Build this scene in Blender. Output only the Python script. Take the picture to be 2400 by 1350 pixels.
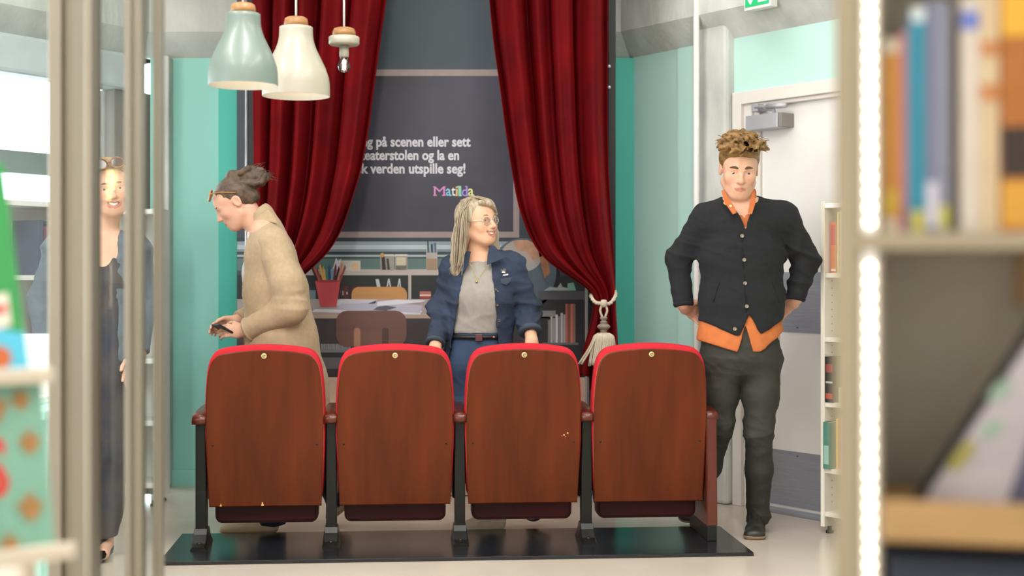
import bpy, bmesh, math, random
import numpy as np
from mathutils import Vector, Matrix

for _o in list(bpy.data.objects): bpy.data.objects.remove(_o)
SC = bpy.context.scene
COL = SC.collection
# ---------------------------------------------------------------- camera, world, light, exposure
F_PX, HZ, CAM_H = 3333.0, 645.0, 1.19           # focal length and horizon in pixels of a 2400x1350 frame, eye height in m
cam_d = bpy.data.cameras.new('camera'); cam = bpy.data.objects.new('camera', cam_d); COL.objects.link(cam)
cam.location = (0, 0, CAM_H); cam.rotation_euler = (math.pi/2, 0, 0)
cam_d.sensor_width = 36.0; cam_d.lens = 36.0*F_PX/2400.0
cam_d.shift_y = -(675-HZ)/2400.0
cam_d.clip_start = 0.05; cam_d.clip_end = 200
cam_d.dof.use_dof = True; cam_d.dof.focus_distance = 6.35; cam_d.dof.aperture_fstop = 1.9
SC.camera = cam
W = bpy.data.worlds.new('world'); SC.world = W; W.use_nodes = True
W.node_tree.nodes['Background'].inputs[0].default_value = (0.90, 0.96, 1.0, 1)
W.node_tree.nodes['Background'].inputs[1].default_value = 8.0
SC.view_settings.view_transform = 'Standard'; SC.view_settings.look = 'None'
SC.view_settings.gamma = 1.0; SC.view_settings.use_curve_mapping = False
SC.view_settings.exposure = 0.05

def area(name, loc, size, power, rot=(0, 0, 0), col=(1, 1, 1)):
    d = bpy.data.lights.new(name, 'AREA'); d.shape = 'RECTANGLE'; d.size, d.size_y = size; d.energy = power; d.color = col
    o = bpy.data.objects.new(name, d); COL.objects.link(o); o.location = loc; o.rotation_euler = rot
    return o
FILL_LUM = [(x, y) for y in (.2, 2.9, 4.3, 6.5) for x in (-1.9, -.55, .8)]     # unseen ceiling luminaires, added to brighten the stage and the near shelves
for _x, _y in FILL_LUM: area('fill_light', (_x, _y, 3.262), (.24, 1.1), (24 if _y < 1 else 9 if _y > 6 else 36), col=(1, .97, .93))

def P(px, py, Y):
    return np.array([(px-1200)/F_PX*Y, Y, CAM_H-(py-HZ)/F_PX*Y])
def PXZ(px, py, Y):
    p = P(px, py, Y); return (p[0], p[2])
def lin(c):
    if isinstance(c, str):
        c = c.lstrip('#'); c = [int(c[i:i+2], 16)/255 for i in (0, 2, 4)]
        return tuple(x/12.92 if x <= .04045 else ((x+.055)/1.055)**2.4 for x in c)
    return tuple(c)
# ---------------------------------------------------------------- materials
MATS = {}
def mat(name, col, rough=.5, metal=0., var=.08, scale=6., bump=0., bscale=60., stretch=None, coat=0., sheen=0., sheen_col=None,
        spec=.5, emit=0., emit_col=None, sss=0., col2=None, contrast=None, attr=None, trans=0.):
    if name in MATS: return MATS[name]
    m = bpy.data.materials.new(name); m.use_nodes = True
    nt = m.node_tree; N = nt.nodes; L = nt.links; b = N['Principled BSDF']
    c = lin(col)
    tc = N.new('ShaderNodeTexCoord'); mp = N.new('ShaderNodeMapping'); L.new(tc.outputs['Object'], mp.inputs[0])
    if stretch: mp.inputs['Scale'].default_value = stretch
    nz = N.new('ShaderNodeTexNoise'); nz.inputs['Scale'].default_value = scale; nz.inputs['Detail'].default_value = 6
    L.new(mp.outputs[0], nz.inputs['Vector'])
    rp = N.new('ShaderNodeValToRGB')
    lo, hi = contrast or (.3, .7)
    rp.color_ramp.elements[0].position = lo; rp.color_ramp.elements[1].position = hi
    c2 = lin(col2) if col2 else tuple(min(1, x*(1+var)) for x in c)
    c1 = c if col2 else tuple(x*(1-var) for x in c)
    rp.color_ramp.elements[0].color = (*c1, 1); rp.color_ramp.elements[1].color = (*c2, 1)
    L.new(nz.outputs[0], rp.inputs[0])
    out = rp.outputs[0]
    if attr:
        at = N.new('ShaderNodeAttribute'); at.attribute_name = attr
        mx = N.new('ShaderNodeMix'); mx.data_type = 'RGBA'; mx.blend_type = 'MULTIPLY'; mx.inputs[0].default_value = 1
        L.new(at.outputs['Color'], mx.inputs[6]); L.new(out, mx.inputs[7]); out = mx.outputs[2]
    L.new(out, b.inputs['Base Color'])
    b.inputs['Roughness'].default_value = rough; b.inputs['Metallic'].default_value = metal
    b.inputs['Specular IOR Level'].default_value = spec
    b.inputs['Coat Weight'].default_value = coat; b.inputs['Coat Roughness'].default_value = .12
    if sheen:
        b.inputs['Sheen Weight'].default_value = sheen; b.inputs['Sheen Roughness'].default_value = .35
        b.inputs['Sheen Tint'].default_value = (*lin(sheen_col or col), 1)
    if sss:
        b.inputs['Subsurface Weight'].default_value = sss; b.inputs['Subsurface Radius'].default_value = (.012, .005, .003)
        b.inputs['Subsurface Scale'].default_value = 1
    if emit:
        b.inputs['Emission Color'].default_value = (*lin(emit_col or col), 1); b.inputs['Emission Strength'].default_value = emit
    if trans: b.inputs['Transmission Weight'].default_value = trans
    if bump:
        n2 = N.new('ShaderNodeTexNoise'); n2.inputs['Scale'].default_value = bscale; n2.inputs['Detail'].default_value = 4
        L.new(mp.outputs[0], n2.inputs['Vector'])
        bm = N.new('ShaderNodeBump'); bm.inputs['Strength'].default_value = bump; bm.inputs['Distance'].default_value = .01
        L.new(n2.outputs[0], bm.inputs['Height']); L.new(bm.outputs[0], b.inputs['Normal'])
    MATS[name] = m
    return m
def glass_mat(name, tint=(.93, .97, .96), refl=1.0):
    if name in MATS: return MATS[name]
    m = bpy.data.materials.new(name); m.use_nodes = True; nt = m.node_tree; N = nt.nodes; L = nt.links
    N.remove(N['Principled BSDF'])
    tr = N.new('ShaderNodeBsdfTransparent'); tr.inputs[0].default_value = (*tint, 1)
    gl = N.new('ShaderNodeBsdfGlossy'); gl.inputs['Roughness'].default_value = .03
    fr = N.new('ShaderNodeFresnel'); fr.inputs[0].default_value = 1.45
    # faint dirt streaks vary the tint a little
    nz = N.new('ShaderNodeTexNoise'); nz.inputs['Scale'].default_value = 3
    mu = N.new('ShaderNodeMath'); mu.operation = 'MULTIPLY'; mu.inputs[1].default_value = refl
    L.new(fr.outputs[0], mu.inputs[0])
    mx = N.new('ShaderNodeMixShader'); L.new(mu.outputs[0], mx.inputs[0]); L.new(tr.outputs[0], mx.inputs[1]); L.new(gl.outputs[0], mx.inputs[2])
    L.new(mx.outputs[0], N['Material Output'].inputs[0]); MATS[name] = m
    return m
# ---------------------------------------------------------------- mesh helpers
def tag(o, label=None, cat=None, group=None, kind=None):
    if label: o['label'] = label
    if cat: o['category'] = cat
    if group: o['group'] = group
    if kind: o['kind'] = kind
    return o
def thing(name, loc, label, cat, group=None, kind=None):
    o = bpy.data.objects.new(name, None); COL.objects.link(o); o.location = tuple(loc); o.empty_display_size = .05
    o['_w'] = [float(x) for x in loc]
    return tag(o, label, cat, group, kind)
def wloc(o):
    return np.array(o['_w']) if o is not None and '_w' in o else np.zeros(3)
def obj(name, V, Fc, m, parent=None, smooth=False, origin=None, T=None):
    """world-space vertices -> one mesh object whose origin lies at its own bottom centre"""
    V = np.asarray(V, float).reshape(-1, 3)
    if T is not None: V = T(V)
    if origin is None:
        origin = np.array([(V[:, 0].min()+V[:, 0].max())/2, (V[:, 1].min()+V[:, 1].max())/2, V[:, 2].min()])
    me = bpy.data.meshes.new(name)
    me.from_pydata([tuple(v) for v in (V-origin)], [], [tuple(int(i) for i in f) for f in Fc]); me.update()
    o = bpy.data.objects.new(name, me); COL.objects.link(o)
    if m: me.materials.append(m)
    if smooth: me.polygons.foreach_set('use_smooth', [True]*len(me.polygons))
    if parent is not None: o.parent = parent
    o.location = tuple(origin-wloc(parent)); o['_w'] = [float(x) for x in origin]
    return o
def bm_out(bm):
    bmesh.ops.recalc_face_normals(bm, faces=bm.faces)
    bm.verts.index_update()
    V = np.array([v.co[:] for v in bm.verts]); Fc = [[v.index for v in f.verts] for f in bm.faces]; bm.free(); return V, Fc
def box_vf(lo, hi, bevel=0., seg=2):
    bm = bmesh.new(); bmesh.ops.create_cube(bm, size=1)
    lo = np.array(lo, float); hi = np.array(hi, float)
    for v in bm.verts:
        c = np.array(v.co[:])+.5; v.co = tuple(lo+c*(hi-lo))
    if bevel: bmesh.ops.bevel(bm, geom=list(bm.edges), offset=bevel, segments=seg, affect='EDGES', profile=.5, clamp_overlap=True)
    return bm_out(bm)
def box(name, lo, hi, m, parent=None, bevel=0., T=None, seg=2):
    V, Fc = box_vf(lo, hi, bevel, seg); return obj(name, V, Fc, m, parent, T=T)
def join(parts):
    V = []; Fc = []; n = 0
    for v, f in parts:
        v = np.asarray(v, float).reshape(-1, 3); V.append(v); Fc += [[i+n for i in q] for q in f]; n += len(v)
    return np.concatenate(V), Fc
def lathe_vf(prof, seg=32, c=(0, 0, 0), axis='z', cap=True):
    V = []; Fc = []; n = len(prof)
    for i in range(seg):
        a = 2*math.pi*i/seg
        for r, z in prof: V.append((r*math.cos(a), r*math.sin(a), z))
    for i in range(seg):
        j = (i+1) % seg
        for k in range(n-1): Fc.append([i*n+k, j*n+k, j*n+k+1, i*n+k+1])
    if cap:
        if prof[0][0] > 1e-6: Fc.append([i*n for i in range(seg)][::-1])
        if prof[-1][0] > 1e-6: Fc.append([i*n+n-1 for i in range(seg)])
    V = np.array(V)
    if axis == 'y': V = V[:, [0, 2, 1]]
    if axis == 'x': V = V[:, [2, 0, 1]]
    return V+np.array(c), Fc
def lathe(name, prof, c, m, parent=None, seg=32, axis='z', T=None, smooth=True, cap=True):
    V, Fc = lathe_vf(prof, seg, c, axis, cap); return obj(name, V, Fc, m, parent, smooth, T=T)
def tube_vf(pts, r, seg=8, closed=False):
    pts = np.asarray(pts, float); n = len(pts); r = np.full(n, r) if np.isscalar(r) else np.asarray(r, float)
    V = []; Fc = []; up = np.array([.13, .27, .95])
    tan = np.gradient(pts, axis=0)
    if closed: tan = np.roll(pts, -1, 0)-np.roll(pts, 1, 0)
    u = None
    for i in range(n):
        t = tan[i]/(np.linalg.norm(tan[i])+1e-12)
        if u is None:
            u = np.cross(t, up); u /= np.linalg.norm(u)+1e-12
        else:
            u = u-t*np.dot(u, t); u /= np.linalg.norm(u)+1e-12
        w = np.cross(t, u)
        for k in range(seg):
            a = 2*math.pi*k/seg; V.append(pts[i]+r[i]*(math.cos(a)*u+math.sin(a)*w))
    for i in range(n if closed else n-1):
        j = (i+1) % n
        for k in range(seg):
            l = (k+1) % seg; Fc.append([i*seg+k, i*seg+l, j*seg+l, j*seg+k])
    if not closed:
        Fc.append([k for k in range(seg)][::-1]); Fc.append([(n-1)*seg+k for k in range(seg)])
    return np.array(V), Fc
def tube(name, pts, r, m, parent=None, seg=8, closed=False, T=None):
    V, Fc = tube_vf(pts, r, seg, closed); return obj(name, V, Fc, m, parent, True, T=T)
def prism_vf(poly, y0, y1, bevel=0.):
    """polygon in XZ extruded from y0 to y1"""
    bm = bmesh.new(); vs = [bm.verts.new((x, y0, z)) for x, z in poly]; f = bm.faces.new(vs)
    r = bmesh.ops.extrude_face_region(bm, geom=[f])
    for v in [g for g in r['geom'] if isinstance(g, bmesh.types.BMVert)]: v.co.y = y1
    if bevel:
        bmesh.ops.bevel(bm, geom=[e for e in bm.edges if abs(e.verts[0].co.y-e.verts[1].co.y) < 1e-6], offset=bevel, segments=2, affect='EDGES', clamp_overlap=True)
    return bm_out(bm)
def prism(name, poly, y0, y1, m, parent=None, bevel=0., T=None):
    V, Fc = prism_vf(poly, y0, y1, bevel); return obj(name, V, Fc, m, parent, T=T)
def frame_T(o, ex, ey):
    """local (x,y,z) -> o + x*ex + y*ey + z*up"""
    o = np.array(o, float); ex = np.array([*ex, 0.]); ey = np.array([*ey, 0.]); ez = np.array([0, 0, 1.])
    return lambda V: o+V[:, :1]*ex+V[:, 1:2]*ey+V[:, 2:3]*ez
def smooth_line(pts, n):
    """Catmull-Rom resample"""
    p = np.asarray(pts, float); p = np.vstack([2*p[0]-p[1], p, 2*p[-1]-p[-2]]); out = []
    m = len(p)-3
    for s in np.linspace(0, m, n):
        i = min(int(s), m-1); t = s-i; a, b, c, d = p[i:i+4]
        out.append(.5*((2*b)+(-a+c)*t+(2*a-5*b+4*c-d)*t*t+(-a+3*b-3*c+d)*t**3))
    return np.array(out)
def text_vf(s, size=1., off=0., space=1.):
    cu = bpy.data.curves.new('t', 'FONT'); cu.body = s; cu.size = size; cu.offset = off; cu.space_character = space; cu.resolution_u = 3
    o = bpy.data.objects.new('t', cu); COL.objects.link(o)
    bpy.context.view_layer.update()
    me = bpy.data.meshes.new_from_object(o.evaluated_get(bpy.context.evaluated_depsgraph_get()))
    V = np.array([v.co[:] for v in me.vertices]); Fc = [list(p.vertices) for p in me.polygons]
    bpy.data.objects.remove(o); bpy.data.curves.remove(cu); bpy.data.meshes.remove(me)
    return V, Fc
rnd = random.Random(7)
# ================================================================ SETTING
M_floor = mat('floor_screed', '#c9bcae', rough=.22, var=.07, scale=2.2, bump=.02, bscale=9, spec=.55)
M_conc = mat('board_marked_concrete', '#c6c7c2', rough=.85, var=.24, scale=4, bump=.5, bscale=30, stretch=(1, 1, .5))
M_mint = mat('mint_wall_paint', '#96d6ca', rough=.55, var=.02, scale=1.5)
M_mint_lit = mat('mint_paint_with_light', '#bfe4db', rough=.5, var=.02, scale=1.5)  # mint made paler, putting the light on the right wall into its colour
M_teal = mat('deep_teal_paint_and_shade', '#4fc4b2', rough=.55, var=.02, scale=1.5)  # own paint of the left strip, painted shade on the right one
M_white = mat('white_paint', '#e9e6e2', rough=.5, var=.02)
M_offw = mat('off_white_lacquer', '#dcd5c8', rough=.4, var=.03)
M_frame = mat('door_frame_paint', '#e2dcd4', rough=.4, var=.02)
M_steel = mat('brushed_steel', '#9a9ca6', rough=.4, metal=.3, var=.1, scale=8, stretch=(1, 1, 30))
M_alu = mat('anodised_aluminium', '#8f8779', rough=.38, metal=.55, var=.04, scale=3)
M_silver = mat('silver_paint', '#bdbcc0', rough=.25, metal=.5, var=.02)
M_black = mat('black_powder_coat', '#0c0c0e', rough=.5, var=.2)
M_glass = glass_mat('partition_glass')
M_wglass = glass_mat('window_glass', (.97, .99, .99))
CEIL = 3.3
ZB = 2.42
def S(o): return tag(o, kind='structure')
# floor, ceiling
S(box('floor', (-7, -2.5, -.12), (6, 9.2, 0), M_floor))
S(box('ceiling', (-7, -2.5, CEIL), (6, 9.2, CEIL+.2), M_conc))
S(box('wall_rear', (-7, -2.7, 0), (6, -2.5, CEIL), M_white))
S(box('wall_right_near', (4.6, -2.5, 0), (4.8, 2.7, CEIL), M_white))
for _i, (_x, _y) in enumerate(FILL_LUM):
    t = thing('fill_luminaire', (_x, _y, CEIL-.03), 'slim white fill luminaire added out of view, '+['left', 'middle', 'right'][_i % 3]+' one of the row '+['above the camera', 'behind the glass partition', 'before the pendant lamps', 'above the theatre seats'][_i//3], 'lamp', 'added fill luminaires')
    for lo, hi in (((-.135, -.565), (-.122, .565)), ((.122, -.565), (.135, .565)), ((-.122, -.565), (.122, -.552)), ((-.122, .552), (.122, .565))):
        box('frame', (_x+lo[0], _y+lo[1], CEIL-.045), (_x+hi[0], _y+hi[1], CEIL-.001), M_white, t)
    box('back_plate', (_x-.121, _y-.551, CEIL-.02), (_x+.121, _y+.551, CEIL-.002), M_white, t)
# back wall with its chamfered concrete beam
wb = S(box('wall_back', (-2.05, 8.06, 0), (.72, 8.3, ZB), M_mint))
box('teal_and_shade_strip', (P(512, 0, 8.03)[0], 8.03, 0), (P(556, 0, 8.03)[0]+.1, 8.06, ZB-.003), M_teal, wb)
box('teal_and_shade_strip', (P(1400, 0, 8.03)[0], 8.03, 0), (.71, 8.06, ZB-.003), M_teal, wb)  # deeper teal puts the shade of the right corner into the colour
S(box('baseboard_back', (-1.945, 8.035, 0), (P(512, 0, 8.03)[0]-.002, 8.06, .088), M_mint))
def beam(name, T, s0, s1):
    prof = [(0.0, ZB), (-.12, ZB+.13), (-.12, CEIL), (.24, CEIL), (.24, ZB)]
    V = [(s0, y, z) for y, z in prof]+[(s1, y, z) for y, z in prof]; n = len(prof)
    Fc = [list(range(n))[::-1], [i+n for i in range(n)]]+[[i, (i+1) % n, (i+1) % n+n, i+n] for i in range(n)]
    return obj(name, V, Fc, M_conc, T=T)
T_back = frame_T((0, 8.06, 0), (1, 0), (0, 1))
S(beam('trim_1', T_back, -2.2, .76))
S(box('trim_2', (P(372, 0, 7.98)[0], 7.96, 0), (P(398, 0, 7.98)[0], 8.2, ZB), M_conc, bevel=.012))       # corner pillar, left
# right wall
ER, NR = np.array([.588, -.809]), np.array([.809, .588])
T_r = frame_T((.69, 8.03, 0), ER, NR)
wr = S(box('wall_right', (-.05, 0, 0), (.55, .2, ZB), M_mint_lit, T=T_r))
S(box('wall_right_far', (1.98, 0, 0), (6, .2, ZB), M_mint_lit, T=T_r))
S(box('wall_right_over_door', (.78, 0, 2.135), (1.98, .2, ZB), M_mint_lit, T=T_r))
box('wall_panel', (.385, -.025, 0), (.55, -.002, ZB-.002), M_mint_lit, wr, T=T_r)
S(beam('trim_3', T_r, -.08, 6))
S(box('trim_4', (.56, -.06, 0), (.79, .1, CEIL), M_conc, bevel=.02, T=T_r))                            # concrete pillar
S(tube('trim_5', [P(1632, 645, 7.44)*[1, 1, 0]+[0, 0, z] for z in (0.0, 1.6, 3.29)], .0165, M_white, seg=16))  # white pipe
# door
d = S(thing('door_1', T_r(np.array([[1.4, 0, 0]]))[0], 'white door in a cream frame with steel kick plates', 'door'))
def dbox(n, lo, hi, m, par=d, bv=.003): return box(n, lo, hi, m, par, bevel=bv, T=T_r)
leaf = dbox('door_leaf', (.955, .035, .008), (1.87, .08, 2.05), M_white)
dbox('frame_jamb', (.797, -.022, 0), (.86, .1, 2.135), M_frame)
dbox('frame_jamb', (.86, 0.0, 0), (.915, .12, 2.095), M_frame)
dbox('frame_jamb', (.915, .018, 0), (.952, .12, 2.06), M_frame)
dbox('frame_head', (.86, -.022, 2.07), (1.97, .1, 2.135), M_frame)
dbox('frame_head', (.915, .0, 2.05), (1.97, .1, 2.07), M_frame)
dbox('frame_jamb', (1.875, -.022, 0), (1.97, .1, 2.07), M_frame)
kp = dbox('kick_plate', (.975, .031, .035), (1.85, .035, .31), M_steel, leaf, 0)
mp_ = dbox('push_plate', (.975, .031, .905), (1.85, .035, 1.205), M_steel, leaf, 0)
scr = mat('screw_steel', '#77777c', rough=.4, metal=.8)
for s in (.995, 1.2, 1.41, 1.62, 1.83):
    for z in (.29, .93, 1.185):
        V, Fc = lathe_vf([(.0, -.002), (.005, -.002), (.006, 0)], 10, (s, .031, z), 'y'); obj('screw', V, Fc, scr, leaf, True, T=T_r)
dbox('threshold_strip', (.955, -.03, 0), (1.87, .03, .02), M_steel)
M_clo = mat('closer_grey', '#b4b4b8', rough=.4, metal=.3)
dc = dbox('door_closer', (.93, -.06, 1.925), (1.15, .034, 2.0), M_clo, leaf, .004)
dbox('closer_cap', (1.151, -.055, 1.928), (1.175, .034, 1.997), mat('closer_cap_grey', '#86837c', rough=.5), leaf, .003)
tube('closer_arm', [(1.10, -.03, 2.0), (1.10, -.03, 2.02), (1.05, -.05, 2.03)], .011, M_clo, leaf, T=T_r)
tube('closer_arm', [(.97, -.035, 2.04), (1.1, -.06, 2.035), (1.2, -.05, 2.03)], .009, M_clo, leaf, T=T_r)
tube('closer_arm', [(1.08, -.058, 2.036), (1.2, -.05, 2.031)], .014, M_clo, leaf, 12, T=T_r)
dbox('closer_bracket', (.955, -.045, 2.02), (1.0, 0.02, 2.058), M_clo, leaf, .003)
# exit sign on the beam
ex = thing('exit_sign', T_r(np.array([[1.11, -.15, 2.505]]))[0], 'green and white emergency exit sign on concrete beam above door', 'sign')
T_x = lambda V: T_r(np.asarray(V)+[.085, 0, -.038])
box('housing', (.945, -.17, 2.545), (1.125, -.121, 2.74), M_white, ex, bevel=.004, T=T_x)
M_green = mat('sign_green', '#1fae6b', rough=.4, emit=.35)
M_sgw = mat('sign_white', '#f4fff8', rough=.4, emit=.7)
box('sign_face', (.955, -.173, 2.56), (1.115, -.1705, 2.73), M_green, ex, T=T_x)
prism('arrow', [(.993, 2.57), (1.018, 2.605), (1.002, 2.605), (1.002, 2.68), (.984, 2.68), (.984, 2.605), (.968, 2.605)], -.1752, -.1738, M_sgw, ex, T=T_x)
prism('doorway_symbol', [(1.045, 2.575), (1.105, 2.575), (1.105, 2.585), (1.058, 2.585), (1.058, 2.7), (1.045, 2.7)], -.1752, -.1738, M_sgw, ex, T=T_x)
prism('figure_symbol', [(1.07, 2.60), (1.082, 2.63), (1.078, 2.66), (1.066, 2.65), (1.064, 2.655), (1.08, 2.675), (1.092, 2.665), (1.104, 2.66), (1.094, 2.65), (1.092, 2.635), (1.1, 2.61), (1.09, 2.61), (1.086, 2.625), (1.078, 2.595)], -.1752, -.1738, M_sgw, ex, T=T_x)
# left window wall
EL, NL = np.array([-.532, -.847]), np.array([-.847, .532])
T_l = frame_T((-2.168, 7.94, 0), EL, NL)
S(box('wall_left', (-.05, 0, 0), (6.2, .2, .95), M_white, T=T_l))
S(beam('trim_6', T_l, -.3, 6.4))
S(box('trim_7', (-.02, -.08, 2.22), (6.2, .1, ZB-.002), mat('blind_box_grey', '#c3ccd0', rough=.5), T=T_l, bevel=.02))
S(box('trim_8', (-.2, -.02, .95), (.085, .15, 2.22), mat('window_post_brown', '#7c756f', rough=.6), T=T_l, bevel=.004))
wi = S(thing('window_1', T_l(np.array([[1.5, .05, .95]]))[0], 'wide window with grey mullions behind the glass partition', 'window'))
M_mul = mat('mullion_grey_green', '#6f7f7c', rough=.5)
sx = [.085, .15, 1.2, 2.2, 3.2, 4.2, 5.2, 6.15]
for s in sx[1:-1]: box('mullion', (s-.012, .04, .95), (s+.012, .1, 2.22), M_mul, wi, T=T_l)
box('transom', (.42, .03, 1.72), (6.15, .12, 1.835), M_mul, wi, T=T_l)
box('sill', (.085, -.03, .93), (6.15, .15, .96), M_white, wi, T=T_l)
for a, b_ in zip(sx[:-1], sx[1:]): box('pane', (a+.014, .065, .965), (b_-.014, .073, 2.21), M_wglass, wi, T=T_l)
# ================================================================ GLASS PARTITION (foreground left)
def post(px0, px1, Y, label, ridges):
    x0, x1 = P(px0, 0, Y)[0], P(px1, 0, Y)[0]
    t = thing('partition_post', ((x0+x1)/2, Y, 0), label, 'post', 'aluminium posts of the glass partition')
    box('profile', (x0, Y, 0), (x1, Y+.05, CEIL-.001), M_alu, t, bevel=.004)
    for a, b_, dz in ridges:
        xa, xb = P(a, 0, Y)[0], P(b_, 0, Y)[0]
        box('ridge', (xa, Y-dz, 0), (xb, Y-.0005, CEIL-.001), M_alu, t, bevel=.003)
    return t
YP = 3.4
post(113, 224, YP, 'widest beige aluminium post of the glass partition, at the left', [(118, 150, .02), (205, 224, .03)])
post(292, 331, YP+.02, 'narrow beige aluminium partition post just right of the woman in dark dress', [(294, 310, .012)])
post(357, 375, YP+.06, 'thinnest aluminium partition post beside the opening', [(360, 368, .008)])
def pane(px0, px1, Y, label):
    o = box('glass_pane', (P(px0, 0, Y)[0], Y, .02), (P(px1, 0, Y)[0], Y+.008, CEIL-.01), M_glass)
    return tag(o, label, 'glass pane', 'panes of the glass partition')
pane(-260, 112.5, YP+.02, 'clear glass pane left of the widest aluminium post')
pane(224.5, 291.5, YP+.03, 'clear glass pane in front of the woman in a dark dress')
pane(331.5, 356.5, YP+.07, 'narrow clear glass pane between the two thin posts')
# ================================================================ BACK LEFT FURNITURE
def small_book(T, s0, s1, y0, y1, z0, h, col, label, group, name='book', lean=0):
    m = mat('cover_'+col.lstrip('#'), col, rough=.45, var=.06, scale=15)
    t = box(name, (s0, y0, z0), (s1, y1, z0+h), m, bevel=.0015, T=T)
    return tag(t, label, 'book', group)
def shelf_unit(name, T, s0, s1, y0, y1, zs, ztop, label, m=M_white, th=.025):
    t = thing(name, T(np.array([[(s0+s1)/2, (y0+y1)/2, 0]]))[0], label, 'bookcase')
    box('side_panel', (s0, y0, 0.03), (s0+th, y1, ztop), m, t, bevel=.002, T=T)
    box('side_panel', (s1-th, y0, 0.03), (s1, y1, ztop), m, t, bevel=.002, T=T)
    box('back_panel', (s0+th, y1-.012, 0.03), (s1-th, y1, ztop), m, t, T=T)
    for z in zs: box('shelf', (s0+th, y0+.004, z-th), (s1-th, y1-.012, z), m, t, bevel=.002, T=T)
    for s in (s0+.03, s1-.03):
        for y in (y0+.03, y1-.03):
            V, Fc = lathe_vf([(.018, 0), (.018, .012), (.01, .012), (.01, .031)], 10, (s, y, 0)); obj('foot', V, Fc, M_black, t, True, T=T)
    return t
shelf_unit('low_bookcase', T_l, .56, 1.9, -.42, -.1, (.12, .48, .84, 1.19, 1.55), 1.555, 'white bookcase under the window, seen through the glass at left')
cb = ['#2d3450', '#3c4a73', '#7a3440', '#33507a', '#2a2f48', '#6b3a4c', '#46506a']
cn = ['darkest navy', 'slate blue', 'dull red', 'mid blue', 'midnight blue', 'plum', 'grey blue']
s = .62
for i, c in enumerate(cb):
    small_book(T_l, .66+i*.036, .66+i*.036+.033, -.39, -.2, 1.19, .27-.015*(i % 3), c, cn[i]+' book on the window bookcase behind the green picture book', 'books on the window bookcase')
for i, (c, n_) in enumerate((('#6d4a3b', 'brown'), ('#8c8f96', 'light grey'), ('#4e5a63', 'blue grey'), ('#a33d38', 'brick red'))):
    small_book(T_l, .64+i*.04, .64+i*.04+.034, -.39, -.2, .84, .24-.02*(i % 2), c, n_+' book on the lower shelf of the window bookcase', 'books on the window bookcase')
T_f = frame_T((0, 0, 0), (1, 0), (0, 1))
x0 = P(262, 0, 7.3)[0]; x1 = P(371, 0, 7.3)[0]
shelf_unit('corner_bookcase', T_f, x0, x1, 7.3, 7.55, (.12, .44, .76, 1.07, 1.3, 1.53), 1.535, 'narrow white bookcase by the corner pillar, seen between the thin posts')
for i, (c, n_) in enumerate((('#c6c2cc', 'pale lilac'), ('#d3b3ab', 'pale pink'), ('#dfe6e4', 'whitish'))):
    small_book(T_f, x0+.085+i*.035, x0+.116+i*.035, 7.32, 7.48, 1.07, .2-.01*i, c, n_+' book in the corner bookcase behind the glass', 'books in the corner bookcase')
# mint counter with tray
mc = thing('low_counter', (-2.2, 4.95, 0), 'pale mint low counter behind the glass at far left', 'counter')
box('body', (-2.9, 4.62, 0), (-1.53, 5.08, .72), mat('counter_mint', '#a9dfd6', rough=.45, var=.02), mc, bevel=.004)
box('top', (-2.92, 4.6, .72), (-1.51, 5.1, .75), mat('counter_top_mint', '#b8e6de', rough=.35, var=.02), mc, bevel=.004)
tr = thing('display_tray', (-1.75, 4.85, .75), 'white display tray with raised back standing on the mint counter', 'tray')
box('base', (-1.98, 4.66, .75), (-1.60, 4.98, .775), M_white, tr, bevel=.003)
box('back', (-1.98, 4.95, .775), (-1.60, 4.98, .985), M_white, tr, bevel=.003)
for i in range(3):
    small_book(T_f, -1.76+i*.012, -1.7495+i*.012, 4.72, 4.9, .775, .1, ['#4a4b50', '#77797d', '#2f3136'][i], ['dark grey', 'light grey', 'black'][i]+' thin booklet standing in the white display tray', 'booklets in the display tray', 'booklet')
# ================================================================ CURTAIN FRAME, POSTER, CURTAINS
YF = 7.42
cf = thing('curtain_frame', (P(1012, 0, YF)[0], YF+.03, 0), 'black upright frame carrying the red velvet curtains', 'frame')
xl0, xl1, xr0, xr1 = P(583, 0, YF)[0], P(600, 0, YF)[0], P(1425, 0, YF)[0], P(1443, 0, YF)[0]
box('post', (xl0, YF, 0), (xl1, YF+.06, 3.05), M_black, cf, bevel=.003)
box('post', (xr0, YF, 0), (xr1, YF+.06, 3.05), M_black, cf, bevel=.003)
box('top_bar', (xl0, YF, 3.051), (xr1, YF+.06, 3.11), M_black, cf, bevel=.003)
for px, xx in ((1424, xr0), (1424, xr0)): pass
for zz in (2.28, 2.17):
    lathe('bolt', [(0, -.004), (.008, -.004), (.01, 0)], (xr0+.006, YF-.001, zz), M_silver, cf, 12, 'y')
YB = 7.66
def spole(px, label):
    x = P(px, 0, YB-.03)[0]
    t = thing('banner_pole', (x, YB-.03, 0), label, 'pole')
    tube('shaft', [(x, YB-.03, .012), (x, YB-.03, 2.9)], .0085, M_silver, t, 12)
    lathe('foot', [(.05, 0), (.05, .008), (.012, .014), (.012, .05)], (x, YB-.03, 0), M_silver, t, 20)
spole(577.5, 'slim silver pole at the left edge of the printed backdrop')
spole(1374.5, 'slim silver pole at the right, beside the curtain tassel')
pL, pR = P(555, 0, YB)[0], P(1441, 0, YB)[0]
po = thing('backdrop_poster', ((pL+pR)/2, YB, 0), 'tall printed classroom backdrop with chalkboard lettering behind the curtains', 'backdrop')
def pm(c, var=.05, scale=8, rough=.55): return mat('print_'+c.lstrip('#')+('v%d' % int(var*100) if var != .05 else ''), c, rough=rough, var=var, scale=scale)
box('panel', (pL, YB, .01), (pR, YB+.012, 2.95), pm('#3c454f', .12, 2), po)
LAY = [0]
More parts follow.
